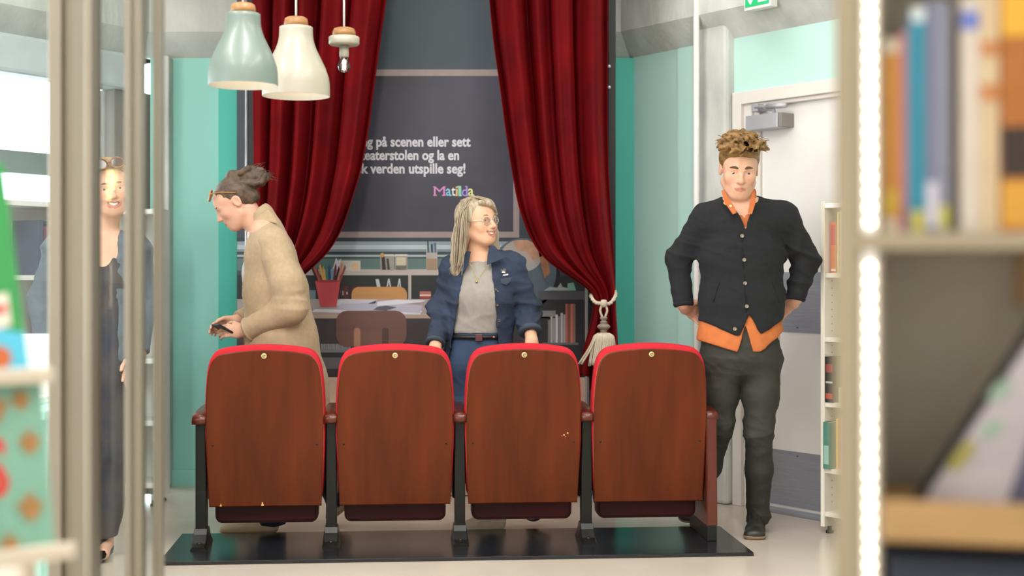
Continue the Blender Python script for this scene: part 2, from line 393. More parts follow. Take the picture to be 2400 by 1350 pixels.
def fp(name, pts, c, lay, var=.05, scale=8):
    y = YB-.0006*lay
    return prism(name, [PXZ(a, b, YB) for a, b in pts], y-.0003, y, c if not isinstance(c, str) else pm(c, var, scale), po)
def rect(name, x0, y0, x1, y1, c, lay, var=.05, scale=8): return fp(name, [(x0, y1), (x1, y1), (x1, y0), (x0, y0)], c, lay, var, scale)
def rrect(x0, y0, x1, y1, r, n=5):
    out = []
    for cx, cy, a0 in ((x1-r, y1-r, 0), (x0+r, y1-r, 90), (x0+r, y0+r, 180), (x1-r, y0+r, 270)):
        for i in range(n+1):
            a = math.radians(a0+90*i/n); out.append((cx+r*math.cos(a), cy+r*math.sin(a)))
    return out
def disc(cx, cy, rx, ry=None, n=28, a0=0, a1=360):
    ry = ry or rx; m = n if a1-a0 >= 360 else n+1
    return [(cx+rx*math.cos(math.radians(a0+(a1-a0)*i/n)), cy+ry*math.sin(math.radians(a0+(a1-a0)*i/n))) for i in range(m)]
# wall zones of the print
rect('printed_wall', 556, 0, 1440, 163, '#3d4953', 1, .14, 2)
rect('printed_board_frame', 640, 163, 1217, 557, '#9a8a88', 2, .08, 20)
rect('printed_chalkboard', 655, 178, 1203, 543, mat('print_chalkboard', '#2b2935', rough=.5, var=.1, scale=1.6, col2='#474557', contrast=(.3, .75)), 3)
rect('printed_wall_strip', 1217, 163, 1440, 640, '#343b46', 2, .1, 3)
for y0, y1, c in ((557, 566, '#2f3842'), (566, 574, '#8e9ca6'), (574, 584, '#b3bfc6'), (584, 590, '#7f8d96'), (590, 597, '#38424a'), (597, 602, '#a9b7bb'), (602, 606, '#3b474c')):
    rect('printed_moulding', 556, y0, 1217, y1, c, 3)
rect('printed_dado', 556, 606, 1440, 634, '#5d7876', 3, .1, 3)
rect('printed_shelf_recess', 556, 645, 1440, 712, '#23272b', 3, .15)
rect('printed_shelf_board', 690, 631, 1190, 645, '#b9aeab', 4)
rect('printed_shelf_divider', 957, 645, 964, 702, '#b2a6a2', 4)
fp('printed_box', [(790, 635), (845, 635), (845, 611), (793, 610)], '#c9c4bb', 5)
fp('printed_coin', disc(833, 625, 9), '#d8b98c', 6)
# glass jars
for x0, x1, y0 in ((891, 924, 596), (926, 955, 596)):
    rect('printed_jar', x0, y0, x1, 633, '#99958c', 5, .2, 30)
    rect('printed_jar_rim', x0, y0, x1, y0+4, '#d5d3cc', 6)
fp('printed_pencil', [(896, 632), (905, 632), (902, 602), (894, 602)], '#2d2a2b', 6)
fp('printed_pencil', [(908, 632), (914, 632), (911, 606), (906, 606)], '#3b3635', 6)
fp('printed_pencil', disc(896, 598, 5), '#c79a55', 7)
fp('printed_candle', rrect(929, 603, 951, 625, 4), '#c9bfa6', 6)
rect('printed_pebbles', 928, 622, 953, 632, '#6f6a63', 7, .4, 60)
rect('printed_pen_jar', 999, 583, 1025, 633, '#b3a9a2', 5, .12, 40)
rect('printed_jar_band', 1000, 606, 1024, 633, '#a38871', 6)
for i, (x, c) in enumerate(((1002, '#39505e'), (1007, '#7fa3a8'), (1011, '#2c3946'), (1015, '#8b97b5'), (1019, '#4a6b6e'))):
    fp('printed_pen', [(x, 592), (x+4, 592), (x+3+i % 2, 566+3*(i % 3)), (x-1+i % 2, 566+3*(i % 3))], c, 6)
# letters sculpture and books in the recess
for pts in ([(880, 654), (884, 654), (888, 673), (884, 673)], [(884, 654), (888, 654), (892, 673), (888, 673)],
            [(906, 673), (910, 653), (913, 653), (917, 673), (914, 673), (911.5, 660), (909, 673)],
            [(931, 673), (935, 653), (938, 653), (940, 673), (937, 673), (936, 660), (934, 673)]):
    fp('printed_letter_block', pts, '#b9c5c3', 5)
for x0, x1, y0, c in ((795, 806, 668, '#3a1a20'), (806, 818, 670, '#4d2228'), (818, 826, 668, '#2d1418'), (826, 838, 671, '#4a1f22')):
    rect('printed_book', x0, y0, x1, 702, c, 5)
rect('printed_book_lettering', 803, 682, 805, 692, '#b9a7a0', 6); rect('printed_book_lettering', 812, 684, 815, 690, '#b9a7a0', 6)
rect('printed_book_stack', 984, 683, 1010, 690, '#b86d5c', 5); rect('printed_book_stack', 984, 690, 1010, 694, '#d8c4b4', 5); rect('printed_book_stack', 984, 694, 1010, 700, '#9b3a35', 5)
fp('printed_box', [(727, 702), (740, 702), (740, 680), (727, 680)], '#6d8384', 5)
# far chair back, desk, papers
fp('printed_chair_back', rrect(824, 672, 954, 720, 18), mat('print_tan_wood', '#c08a52', rough=.5, var=.12, scale=6, stretch=(.4, 1, 4)), 6)
rect('printed_desk_top', 556, 701, 1290, 736, '#a89b99', 7)
rect('printed_desk_edge', 556, 736, 1290, 746, '#b09a8c', 8)
fp('printed_paper', [(745, 716), (880, 716), (884, 702), (800, 701)], '#c9c6cf', 9)
fp('printed_paper', [(790, 724), (985, 733), (990, 716), (900, 708), (800, 712)], '#b7b2c4', 10)
fp('printed_paper', [(884, 717), (985, 709), (1000, 704), (930, 702), (885, 707)], '#dcd9e2', 11)
fp('printed_shadow_gap', [(862, 712), (883, 704), (880, 711)], '#3f3d4a', 12)
fp('printed_shadow_gap', [(875, 726), (905, 728), (930, 720), (905, 716), (885, 719)], '#5b5866', 12)
fp('printed_paper', [(730, 731), (905, 736), (985, 737), (990, 728), (900, 728), (740, 724)], '#d5d2db', 9)
fp('printed_pencil_cup', [(751, 719), (789, 719), (798, 659), (739, 659)], mat('print_red_cup', '#c84a52', rough=.5, var=.1, scale=5), 13)
fp('printed_cup_rim', disc(768.5, 659, 29.5, 3), '#a23a42', 14)
pc = ['#241d24', '#b24a38', '#7a3c2c', '#d0a04a', '#caa25a', '#3b7f78', '#2b4a72', '#6fa0c0', '#6b2530', '#38262a', '#c87f6a', '#9a4a3a']
for i, c in enumerate(pc):
    xb = 743+i*4.6; tx = 727+i*7.2; ty = 622+6*((i*7) % 5)/2
    fp('printed_pencil', [(xb, 660), (xb+5, 660), (tx+5, ty), (tx+2.5, ty-8), (tx, ty)], c, 12)
fp('printed_tissue', [(780, 630), (795, 632), (800, 606), (793, 612), (788, 604)], '#d7d2d8', 11)
rect('printed_desk_front', 556, 746, 1290, 806, '#3a3234', 7, .1)
rect('printed_drawer', 752, 806, 822, 812, '#2a272a', 8)
rect('printed_book_row', 752, 806, 822, 818, mat('print_barcode_books', '#7b7a80', rough=.5, var=.6, scale=40, stretch=(6, 1, .2)), 9)
rect('printed_shelf_bar', 745, 818, 830, 826, '#76757c', 9)
rect('printed_lower_recess', 556, 826, 1440, 838, '#2a2a2f', 6)
rect('printed_plinth', 556, 838, 1290, 864, '#5c5a60', 6)
rect('printed_gap', 556, 864, 1290, 884, '#2f2a2c', 6)
rect('printed_floor', 556, 884, 1380, 1160, mat('print_wood_floor', '#c4a692', rough=.5, var=.12, scale=3, stretch=(1, 1, 6)), 6)
fp('printed_near_chair_back', rrect(788, 728, 953, 812, 26), mat('print_brown_wood', '#6c4a41', rough=.5, var=.08, scale=5, stretch=(.4, 1, 3)), 15)
for x in (830, 896):
    fp('printed_spindle', rrect(x, 768, x+15, 840, 7), '#a3745c' if x < 850 else '#4d332d', 16)
fp('printed_chair_leg', [(793, 884), (800, 884), (808, 850), (798, 850)], '#b08b78', 16)
# globe
fp('printed_globe', disc(1226, 638, 78, 80, 48), mat('print_globe_ocean', '#51606a', rough=.5, var=.3, scale=3), 5)
fp('printed_globe_light', disc(1222, 600, 48, 38, 32), mat('print_globe_light', '#93a7ad', rough=.5, var=.35, scale=9, col2='#c59f86'), 6)
fp('printed_continent', [(1200, 565), (1235, 562), (1262, 575), (1270, 600), (1250, 612), (1235, 590), (1212, 585)], '#bd8f74', 7, .2, 20)
fp('printed_continent', [(1262, 590), (1282, 600), (1290, 640), (1276, 652), (1268, 620)], '#a5714f', 7, .2, 20)
arc = [(1222+88*math.cos(math.radians(a)), 640+88*math.sin(math.radians(a))) for a in range(-50, 61, 5)]
arc += [(1222+82*math.cos(math.radians(a)), 640+82*math.sin(math.radians(a))) for a in range(60, -51, -5)]
fp('printed_globe_meridian', arc, '#17181c', 8)
fp('printed_globe_stand', [(1200, 735), (1262, 735), (1236, 718), (1226, 718)], '#1d1d20', 8)
# dark shelving at the right of the print
rect('printed_rack_void', 1258, 701, 1440, 884, '#1a1a1e', 8, .1)
rect('printed_rack_board', 1262, 682, 1375, 702, '#4b4a50', 9)
rect('printed_rack_shelf', 1262, 728, 1302, 742, '#77757a', 9)
fp('printed_ornament', [(1275, 681), (1288, 672), (1306, 674), (1314, 663), (1318, 672), (1332, 676), (1336, 681)], '#9aa09f', 9)
fp('printed_ornament', [(1330, 681), (1330, 664), (1344, 662), (1350, 681)], '#6f9f93', 10)
for i in range(7):
    x = 1284+i*6
    rect('printed_book', x, 750-6*(i % 2)-i*2.2, x+5, 803, ['#6c6867', '#a19a97', '#8a8687', '#c1babb', '#7a7577', '#a9a3a6', '#918c8f'][i], 10)
for i, c in enumerate(('#a1584b', '#7b3d33', '#b36a55', '#8a5a4d')): rect('printed_book', 1325+i*6, 712, 1330.5+i*6, 803, c, 10)
rect('printed_rack_shelf', 1270, 803, 1356, 808, '#5a585d', 10)
# lettering on the board
M_chalk = mat('chalk_lettering', '#d4d3da', rough=.7, var=.05)
mpp = YB/F_PX
def letters(body, meas, xl, xr, ybase, hpx, c, lay, name='chalk_lettering', off=.03):
    V, Fc = text_vf(body, 1, off); Vm, _ = text_vf(meas, 1, off); Vl, _ = text_vf('l', 1, off)
    sx_ = (xr-xl)*mpp/(Vm[:, 0].max()-Vm[:, 0].min()); sz_ = hpx*mpp/(Vl[:, 1].max()-Vl[:, 1].min())
    X = P(xr, 0, YB)[0]-(V[:, 0].max()-V[:, 0])*sx_; Z = P(0, ybase, YB)[2]+V[:, 1]*sz_
    V3 = np.stack([X, np.full_like(X, YB-.0006*lay), Z], 1)
    par_ = list(range(len(V3)))                      # one part per letter stroke group
    def root(i):
        while par_[i] != i: par_[i] = par_[par_[i]]; i = par_[i]
        return i
    for f in Fc:
        for i in f[1:]: par_[root(i)] = root(f[0])
    gr = {}
    for f in Fc: gr.setdefault(root(f[0]), []).append(f)
    for fs_ in gr.values():
        ids = sorted({i for f in fs_ for i in f}); mpi = {i: k for k, i in enumerate(ids)}
        obj('chalk_letter', V3[ids], [[mpi[i] for i in f] for f in fs_], c, po)
letters('eg på scenen eller sett', 'på scenen eller sett', 882, 1103, 343, 24, M_chalk, 5)
letters('teaterstolen og la en', 'eaterstolen og la en', 855, 1076, 374.5, 24, M_chalk, 5)
letters('isk verden utspille seg!', 'k verden utspille seg!', 848, 1091, 406, 24, M_chalk, 5)
word = [('M', 1017, 1043, '#d78ac6'), ('a', 1045, 1057, '#8fc8e6'), ('t', 1058, 1067, '#e8edf0'), ('i', 1068, 1073, '#e6b98f'), ('l', 1074, 1081, '#8fd3b0'), ('d', 1082, 1096, '#a58ae0'), ('a', 1097, 1110, '#e6e6a0')]
for ch, a, b_, c in word:
    V, Fc = text_vf(ch, 1, 0. if ch == 'M' else .012)
    h = {'M': 22, 'a': 17, 't': 20, 'i': 22, 'l': 24, 'd': 24}[ch]
    X = P(a, 0, YB)[0]+(V[:, 0]-V[:, 0].min())/(np.ptp(V[:, 0]))*(b_-a)*mpp
    Z = P(0, 459 if ch in 'Mati' else 460, YB)[2]+(V[:, 1]-V[:, 1].min())/np.ptp(V[:, 1])*h*mpp
    parts = [(np.stack([X, np.full_like(X, YB-.003), Z], 1), Fc)]
    def ser(x0, x1, y0, y1):
        p = [PXZ(x0, y1, YB), PXZ(x1, y1, YB), PXZ(x1, y0, YB), PXZ(x0, y0, YB)]
        parts.append((np.array([(u, YB-.0032, w) for u, w in p]), [[0, 1, 2, 3]]))
    if ch == 'M':
        ser(1015.5, 1024, 456.5, 459); ser(1036, 1044.5, 456.5, 459); ser(1015.5, 1021, 437, 439.5); ser(1039, 1044.5, 437, 439.5)
    elif ch in 'il': ser(a-1.5, b_+1.5, 457, 459.6); ser(a-2, b_-1, 443 if ch == 'i' else 436, 445 if ch == 'i' else 438.5)
    elif ch in 'ad': ser(b_-3, b_+2, 457, 459.5)
    if ch == 'd': ser(b_-6, b_, 436, 438.5)
    V2, F2 = join(parts); obj('coloured_letter', V2, F2, mat('letter_'+c.lstrip('#'), c, rough=.6, var=.03), po)
# ---- velvet curtains
M_velvet = mat('red_velvet', '#600006', rough=.8, var=.3, scale=5, sheen=.35, sheen_col='#d00a18', spec=.15, bump=.08, bscale=300)
def curtain(name, label, rows, n, Yc, amp, seed, drop):
    """rows: (y_px, inner_x, outer_x, amplitude factor); u runs from inner to outer edge"""
    r = random.Random(seed); rows = np.array(rows, float)
    ys = np.concatenate([np.linspace(rows[0, 0], rows[-1, 0], 190)])
    inn = np.interp(ys, rows[:, 0], rows[:, 1]); out = np.interp(ys, rows[:, 0], rows[:, 2]); af = np.interp(ys, rows[:, 0], rows[:, 3])
    k = np.array([1, 4, 6, 4, 1.])/16
    def sm(a):
        for _ in range(6): a = np.convolve(np.pad(a, 2, 'edge'), k, 'valid')
        return a
    inn, out, af = sm(inn), sm(out), sm(af)
    NU = 240; us = np.linspace(0, 1, NU); ph = [r.uniform(0, 6.28) for _ in range(6)]
    V = np.zeros((len(ys), NU, 3))
    for i, y in enumerate(ys):
        w = y/900.
        base = us*n*2*math.pi+.9*np.sin(us*7+ph[0])+.35*np.sin(3*w+us*5+ph[1])
        dpt = np.sin(base)+.35*np.sin(base*2.3+ph[2]+w)+.22*np.sin(base*.47+ph[3]+1.5*w)
        swag = np.clip((y-380)/230, 0, 1)*np.clip((690-y)/60, 0, 1)
        dpt = dpt*(1+.0*swag)+swag*(.55*np.sin(us*9+w*26+ph[4])*(1-us))
        x = inn[i]+(out[i]-inn[i])*us + (out[i]-inn[i])*.022*np.cos(base)
        Yv = Yc+amp*af[i]*dpt-.09*swag*(1-us)
        V[i, :, 0] = (x-1200)/F_PX*Yc; V[i, :, 1] = Yv
        yy = y+drop(us)*np.clip((y-720)/(rows[-1, 0]-720), 0, 1)
        V[i, :, 2] = CAM_H-(yy-HZ)/F_PX*Yc
    idx = np.arange(len(ys)*NU).reshape(len(ys), NU)
    Fc = np.stack([idx[:-1, :-1], idx[:-1, 1:], idx[1:, 1:], idx[1:, :-1]], -1).reshape(-1, 4)
    return V.reshape(-1, 3), Fc
def make_curtain(name, label, rows, n, Yc, amp, seed, drop, hem):
    V, Fc = curtain(name, label, rows, n, Yc, amp, seed, drop)
    bottom = V[:, 2].min()
    t = thing(name, (V[:, 0].mean(), Yc, bottom), label, 'curtain')
    o = obj('drape', V, Fc, M_velvet, t, True)
    so = o.modifiers.new('thick', 'SOLIDIFY'); so.thickness = .004
    return t
YC = 7.26
left_rows = [(-330, 935, 597, 1), (0, 908, 597, 1), (130, 890, 597, 1), (300, 868, 597, 1), (400, 850, 598, 1), (480, 828, 598, .95), (540, 805, 598, .85), (590, 776, 597, .75), (620, 748, 595, .65), (650, 712, 592, .55), (680, 664, 588, .45), (700, 640, 584, .4), (720, 636, 580, .4), (800, 646, 571, .6), (905, 660, 566, .7)]
right_rows = [(-330, 1125, 1428, 1), (0, 1140, 1428, 1), (100, 1150, 1427, 1), (200, 1165, 1426, 1), (300, 1178, 1425, 1), (400, 1194, 1427, 1), (480, 1208, 1431, .95), (540, 1228, 1435, .85), (590, 1255, 1438, .75), (620, 1285, 1440, .65), (645, 1322, 1441, .55), (665, 1362, 1442, .45), (685, 1390, 1443, .38), (705, 1391, 1443, .38), (750, 1386, 1446, .5), (800, 1371, 1449, .6), (850, 1357, 1451, .7), (880, 1356, 1452, .7)]
make_curtain('velvet_curtain', 'dark red velvet curtain on the left, swept behind the woman in beige', left_rows, 4.6, YC, .075, 3, lambda u: 20*u, None)
make_curtain('velvet_curtain', 'dark red velvet curtain on the right, tied back with cream tassel', right_rows, 4.3, YC, .075, 11, lambda u: np.where(u > .25, 34, 0)*1.0, None)
# ---- tie-backs
M_rope = mat('cream_cord', '#d8cbb4', rough=.8, var=.12, scale=60, bump=.5, bscale=250, sheen=.3)
M_bead = mat('grey_wood_bead', '#8f8172', rough=.5, var=.2, scale=30)
def tassel(cx, Y, y0, label):
    """cx pixel of knot, y0 pixel of the loop; px measured on the right tassel"""
    def mp(v): return float(np.interp(v, [-20, 0, 38, 74, 110, 137, 150, 205, 240], [-20, 0, 21, 51, 74, 90, 100, 165, 182]))
    def Q(dx, dy, dY=0): dy = mp(dy) if dy > 30 else dy*.8; return P(cx+dx, y0+dy, Y)+[0, dY, 0]
    t = thing('tassel_tieback', Q(0, 180), label, 'tieback')
    loop = smooth_line([Q(0, 38, -.02), Q(-18, 24, -.005), Q(-27, 8, .04), Q(-22, 0, .13), Q(5, -10, .2), Q(27, -14, .16), Q(31, 2, .05), Q(16, 26, -.01), Q(0, 38, -.02)], 60)
    # twisted two-ply cord
    for ph in (0, math.pi):
        off = []
        for i in range(len(loop)): a = i*1.1+ph; off.append(loop[i]+np.array([math.cos(a), 0, math.sin(a)])*.0035)
        tube('cord', off, .0068, M_rope, t, 8)
    V, Fc = lathe_vf([(.0, -.02), (.013, -.018), (.018, -.006), (.018, .006), (.013, .018), (0, .02)], 16); obj('knot', V+Q(0, 38, -.03), Fc, M_rope, t, True)
    for dx in (-9, 9):
        tube('cord', smooth_line([Q(dx*.5, 44, -.03), Q(dx*.9, 58, -.03), Q(dx*.4, 76, -.03)], 12), .006, M_rope, t, 8)
    s = Y/F_PX
    prof = [(0, 74), (7, 75), (9, 80), (7, 86), (5, 90), (8, 93), (9, 96), (6, 99), (12, 104), (15.5, 110), (15, 116), (10, 122), (6, 125), (9, 128), (8, 132), (5, 136), (0, 137)]
    V, Fc = lathe_vf([(r*s, -y*s) for r, y in [(r, mp(y)) for r, y in prof]][::-1], 24); obj('turned_bead', V+Q(0, 0, -.03), Fc, M_bead, t, True)
    prof = [(0, 134), (8, 135), (18, 140), (23, 150), (25, 165), (27, 200), (0, 200)]
    V, Fc = lathe_vf([(r*s, -y*s) for r, y in [(r, mp(y)) for r, y in prof]][::-1], 24); obj('tassel_head', V+Q(0, 0, -.03), Fc, M_rope, t, True)
    parts = []
    for i in range(34):
        a = 2*math.pi*i/34; ln = 205+((i*7) % 5)*3
        sl = -34*max(0, -math.cos(a)) if i % 5 == 0 else -6
        pts = [Q(13*math.cos(a), 139, -.03+13*s*math.sin(a)), Q(23*math.cos(a), 150, -.03+23*s*math.sin(a)), Q(26*math.cos(a)+sl*.3, 172, -.03+26*s*math.sin(a)), Q(28*math.cos(a)+sl, ln-8+abs(sl)*.2, -.03+27*s*math.sin(a))]
        parts.append(tube_vf(smooth_line(pts, 14), .0052, 6))
    V, Fc = join(parts); o = obj('fringe', V, Fc, M_rope, t, True); o['kind'] = 'stuff'
tassel(1414, 7.17, 690, 'cream rope tieback with tassel on the right curtain')
# ================================================================ PENDANT LAMPS
M_oak = mat('lamp_cap_oak', '#93693c', rough=.45, var=.12, scale=5, stretch=(1, 1, 6))
M_lgreen = mat('sage_lamp_enamel', '#66736b', rough=.42, var=.02, coat=.08)
M_lwhite = mat('white_lamp_enamel', '#9f998a', rough=.42, var=.02, coat=.08)
M_cordw = mat('white_flex', '#dcdcdc', rough=.5)
M_bulb = mat('warm_bulb', '#fff1d8', rough=.3, emit=5, emit_col='#ffe2b0')
def pendant(cx, ytop, Y, prof, capprof, m, label):
    s = Y/F_PX; c = P(cx, 0, Y)
    zb = CAM_H-(ytop[1]-HZ)*s
    t = thing('pendant_lamp', (c[0], Y, zb), label, 'lamp', 'pendant lamps')
    def L(name, pr, mm, cap=True): return lathe(name, [(r*s, CAM_H-(y-HZ)*s) for r, y in pr], (c[0], Y, 0), mm, t, 48, cap=cap)
    outer = prof; inner = [(max(r-3, 0), y) for r, y in prof[::-1]]
    L('shade', outer, m, cap=False)
    L('shade_lining', [outer[0]]+[(max(r-2.2, 0), y+.6) for r, y in prof], mat('shade_lining_white', '#efe9dd', rough=.5), cap=False)
    L('wooden_cap', capprof, M_oak)
    zc = CAM_H-(capprof[-1][1]-HZ)*s
    tube('cord', [(c[0], Y, zc-.003), (c[0], Y, (zc+CEIL)/2), (c[0], Y, CEIL-.02)], .0042, M_cordw, t, 10)
    lathe('ceiling_rose', [(.05, CEIL-.022), (.05, CEIL-.001)], (c[0], Y, 0), M_cordw, t, 24)
    ybm = outer[-1][1]
    yb = outer[0][1] if outer[0][1] > outer[-1][1] else ybm
    L('bulb', [(0, yb-22), (9, yb-26), (14, yb-38), (12, yb-50), (6, yb-60), (6, yb-78), (0, yb-78)], M_bulb)
    return t
def shade(yr, yt, rw, rn):
    h = yr-yt
    return [(rw, yr), (rw-.5, yr-.17*h), (rw*.965, yr-.27*h), (rw*.86, yr-.42*h), (rw*.73, yr-.55*h), (rw*.60, yr-.68*h), (rw*.53, yr-.78*h), (rn+.6, yr-.86*h), (rn, yr-.95*h), (rn, yt+1.5), (rn-2, yt), (5, yt)]
pendant(570, (32, 200), 5.0, shade(200.5, 32, 81, 40), [(0, 32), (29, 31.8), (29, 21), (27, 12), (20, 8), (0, 8)], M_lgreen, 'sage green pendant lamp with oak cap, leftmost of the three')
pendant(694, (63, 226), 5.42, shade(225.5, 63, 79, 39), [(0, 63), (28, 62.8), (28, 53), (26, 44), (20, 40.5), (0, 40.5)], M_lwhite, 'white pendant lamp with oak cap, between sage lamp and bare bulb')
def bare(cx, Y):
    s = Y/F_PX; c = P(cx, 0, Y)
    t = thing('pendant_lamp', (c[0], Y, CAM_H-(171-HZ)*s), 'bare bulb pendant under a small white disc and oak cap', 'lamp', 'pendant lamps')
    def L(name, pr, mm, x=0): return lathe(name, [(r*s, CAM_H-(y-HZ)*s) for r, y in pr], (c[0], Y, 0), mm, t, 36)
    L('wooden_cap', [(0, 86), (27, 86), (27, 76), (24, 68), (18, 65.5), (0, 65.5)], M_oak)
    L('disc', [(0, 106), (33, 106), (36, 103), (36, 88), (34, 86.2), (0, 86.2)], M_lwhite)
    L('socket', [(0, 134), (9, 134), (11, 133), (11, 106.2), (0, 106.2)], M_lwhite)
    gl = L('bulb_glass', [(0, 171), (6, 170), (12, 165), (15, 157), (14, 149), (10, 141), (9.5, 134.3)], glass_mat('bulb_glass', (.98, .98, .97), 1.6))
    L('filament', [(0, 165), (3, 164), (4.5, 158), (4, 145), (2, 139), (0, 138)], M_bulb)
    tube('cord', [(c[0]-.004*s, Y, CAM_H-(66-HZ)*s), (c[0], Y, 2.7), (c[0], Y, CEIL-.02)], .004, M_cordw, t, 10)
    lathe('ceiling_rose', [(.05, CEIL-.022), (.05, CEIL-.001)], (c[0], Y, 0), M_cordw, t, 24)
bare(806.5, 5.5)
# ================================================================ THEATRE SEATS
M_seatwood = mat('seat_back_wood', '#491a05', rough=.42, col2='#682a08', scale=2.2, stretch=(6, 2, .7), contrast=(.25, .75), coat=.05, spec=.22, bump=.02, bscale=40)
M_armwood = mat('arm_wood', '#561c08', rough=.35, var=.15, scale=4, stretch=(5, 1, .6), coat=.15)
M_redcl = mat('seat_red_cloth', '#c01426', rough=.85, var=.08, scale=30, bump=.15, bscale=500, sheen=.25)
M_redshell = mat('seat_pan_red', '#330004', rough=.5, spec=.25, var=.15, scale=8)
M_leg = mat('seat_leg_enamel', '#0d0e0a', rough=.42, spec=.35, var=.2, scale=3)
M_brk = mat('cast_bracket', '#1a1915', rough=.35, metal=.3, var=.3, scale=20)
M_plate = mat('black_base_board', '#1d1e22', rough=.22, var=.3, scale=3, bump=.02)
M_brass = mat('brass_badge', '#cdbb86', rough=.3, metal=.5)
M_ply = mat('plywood_edge', '#c38a5a', rough=.5, var=.2, scale=20)
M_chip = mat('bare_wood_chip', '#d9b074', rough=.7)
RO = np.array([-1.069, 6.165]); EX = np.array([.9968, .0803]); EY = np.array([-.0803, .9968])
TB = .016
T0 = frame_T((RO[0], RO[1], 0), EX, EY)
bb = tag(box('base_board', (-.405, -.31, 0), (2.075, .33, TB), M_plate, T=T0, bevel=.002), 'low black base board under the row of theatre seats', 'platform')
def back_outline(dx, top, bot, grow):
    half = [(.241, bot), (.2455, .30), (.2495, .45), (.2505, .56), (.2475, .67), (.2395, .755), (.2275, .805), (.208, .835), (.18, .851), (.12, .861), (.05, .8665), (0, .868)]
    r = [(x+grow*min(1, (z-.05)/.4), z+(top-.868)*max(0, (z-.6)/.268)**1.0) for x, z in half]
    pts = smooth_line(r, 40)
    out = [(x, z) for x, z in pts]+[(-x, z) for x, z in pts[::-1][1:]]
    return [(x+dx, z) for x, z in out]
def loft_plate(poly, prof, tilt):
    """polygon in XZ lofted along y: prof = list of (y, inset); tilt leans it back (towards -y) with height"""
    poly = np.array(poly); n = len(poly); cx, cz = 0.0, poly[:, 1].mean()
    nx = np.roll(poly, -1, 0)-np.roll(poly, 1, 0); nrm = np.stack([nx[:, 1], -nx[:, 0]], 1); nrm /= np.linalg.norm(nrm, axis=1)[:, None]+1e-9
    if ((poly[n//4]-[cx, cz])*nrm[n//4]).sum() < 0: nrm = -nrm
    V = []; Fc = []
    for y, ins in prof:
        q = poly-nrm*ins
        V += [(a, y-tilt*(b_-.2), b_) for a, b_ in q]
    m = len(prof)
    for k in range(m-1):
        for i in range(n):
            j = (i+1) % n; Fc.append([k*n+i, k*n+j, (k+1)*n+j, (k+1)*n+i])
    Fc.append(list(range(n))[::-1]); Fc.append([(m-1)*n+i for i in range(n)])
    return np.array(V), Fc
lbl = ['leftmost red theatre seat seen from behind, with chipped lower back edge', 'second theatre seat from the left, directly before the printed desk', 'third theatre seat from the left, with pale scuffs near its right edge', 'rightmost theatre seat with the wooden end panel beside the man']
def stand(T, x, t, y0=0.):
    box('leg', (x-.0225, .0, .075+TB), (x+.0225, .075, .548), M_leg, t, bevel=.004, T=T)
    box('leg_side_plate', (x-.03, .08, .2), (x+.018, .30, .545), M_leg, t, bevel=.006, T=T)
    sec = [(-.038, 0), (.038, 0), (.034, .5), (.027, 1), (-.027, 1), (-.034, .5)]; V = []; Fc = []
    stn = [(-.085, .014), (-.05, .024), (-.012, .055), (.0, .078), (.078, .078), (.09, .06), (.16, .016)]
    for y_, h_ in stn: V += [(x+a_*(1 if h_ > .02 else .9), y_, TB+b_*h_) for a_, b_ in sec]
    n_ = len(sec)
    for k_ in range(len(stn)-1):
        for q_ in range(n_): Fc.append([k_*n_+q_, k_*n_+(q_+1) % n_, (k_+1)*n_+(q_+1) % n_, (k_+1)*n_+q_])
    Fc.append(list(range(n_))[::-1]); Fc.append([(len(stn)-1)*n_+q_ for q_ in range(n_)])
    obj('foot_bracket', V, Fc, M_brk, t, T=T)
    for yy in (-.045, .13): lathe('bolt', [(.011, TB+.012), (.011, TB+.026), (0, TB+.028)], (x, yy, 0), M_brk, t, 8, T=T)
    arm(T, x, t)
def arm(T, x, t):
    sec = [(-.034, -.022), (.034, -.022), (.036, -.01), (.033, .014), (.024, .022), (-.024, .022), (-.033, .014), (-.036, -.01)]
    st = [(-.03, .565, .8), (.0, .57, 1), (.06, .578, 1.05), (.2, .584, 1.0), (.33, .585, .95), (.36, .578, .7)]
    V = []; Fc = []; n = len(sec)
    for y, z, k in st: V += [(x+a*(.97 if k == .8 else k if k < .9 else 1), y, z+b_*k) for a, b_ in sec]
    for k in range(len(st)-1):
        for i in range(n): j = (i+1) % n; Fc.append([k*n+i, k*n+j, (k+1)*n+j, (k+1)*n+i])
    Fc.append(list(range(n))[::-1]); Fc.append([(len(st)-1)*n+i for i in range(n)])
    obj('armrest', V, Fc, M_armwood, t, True, T=T)
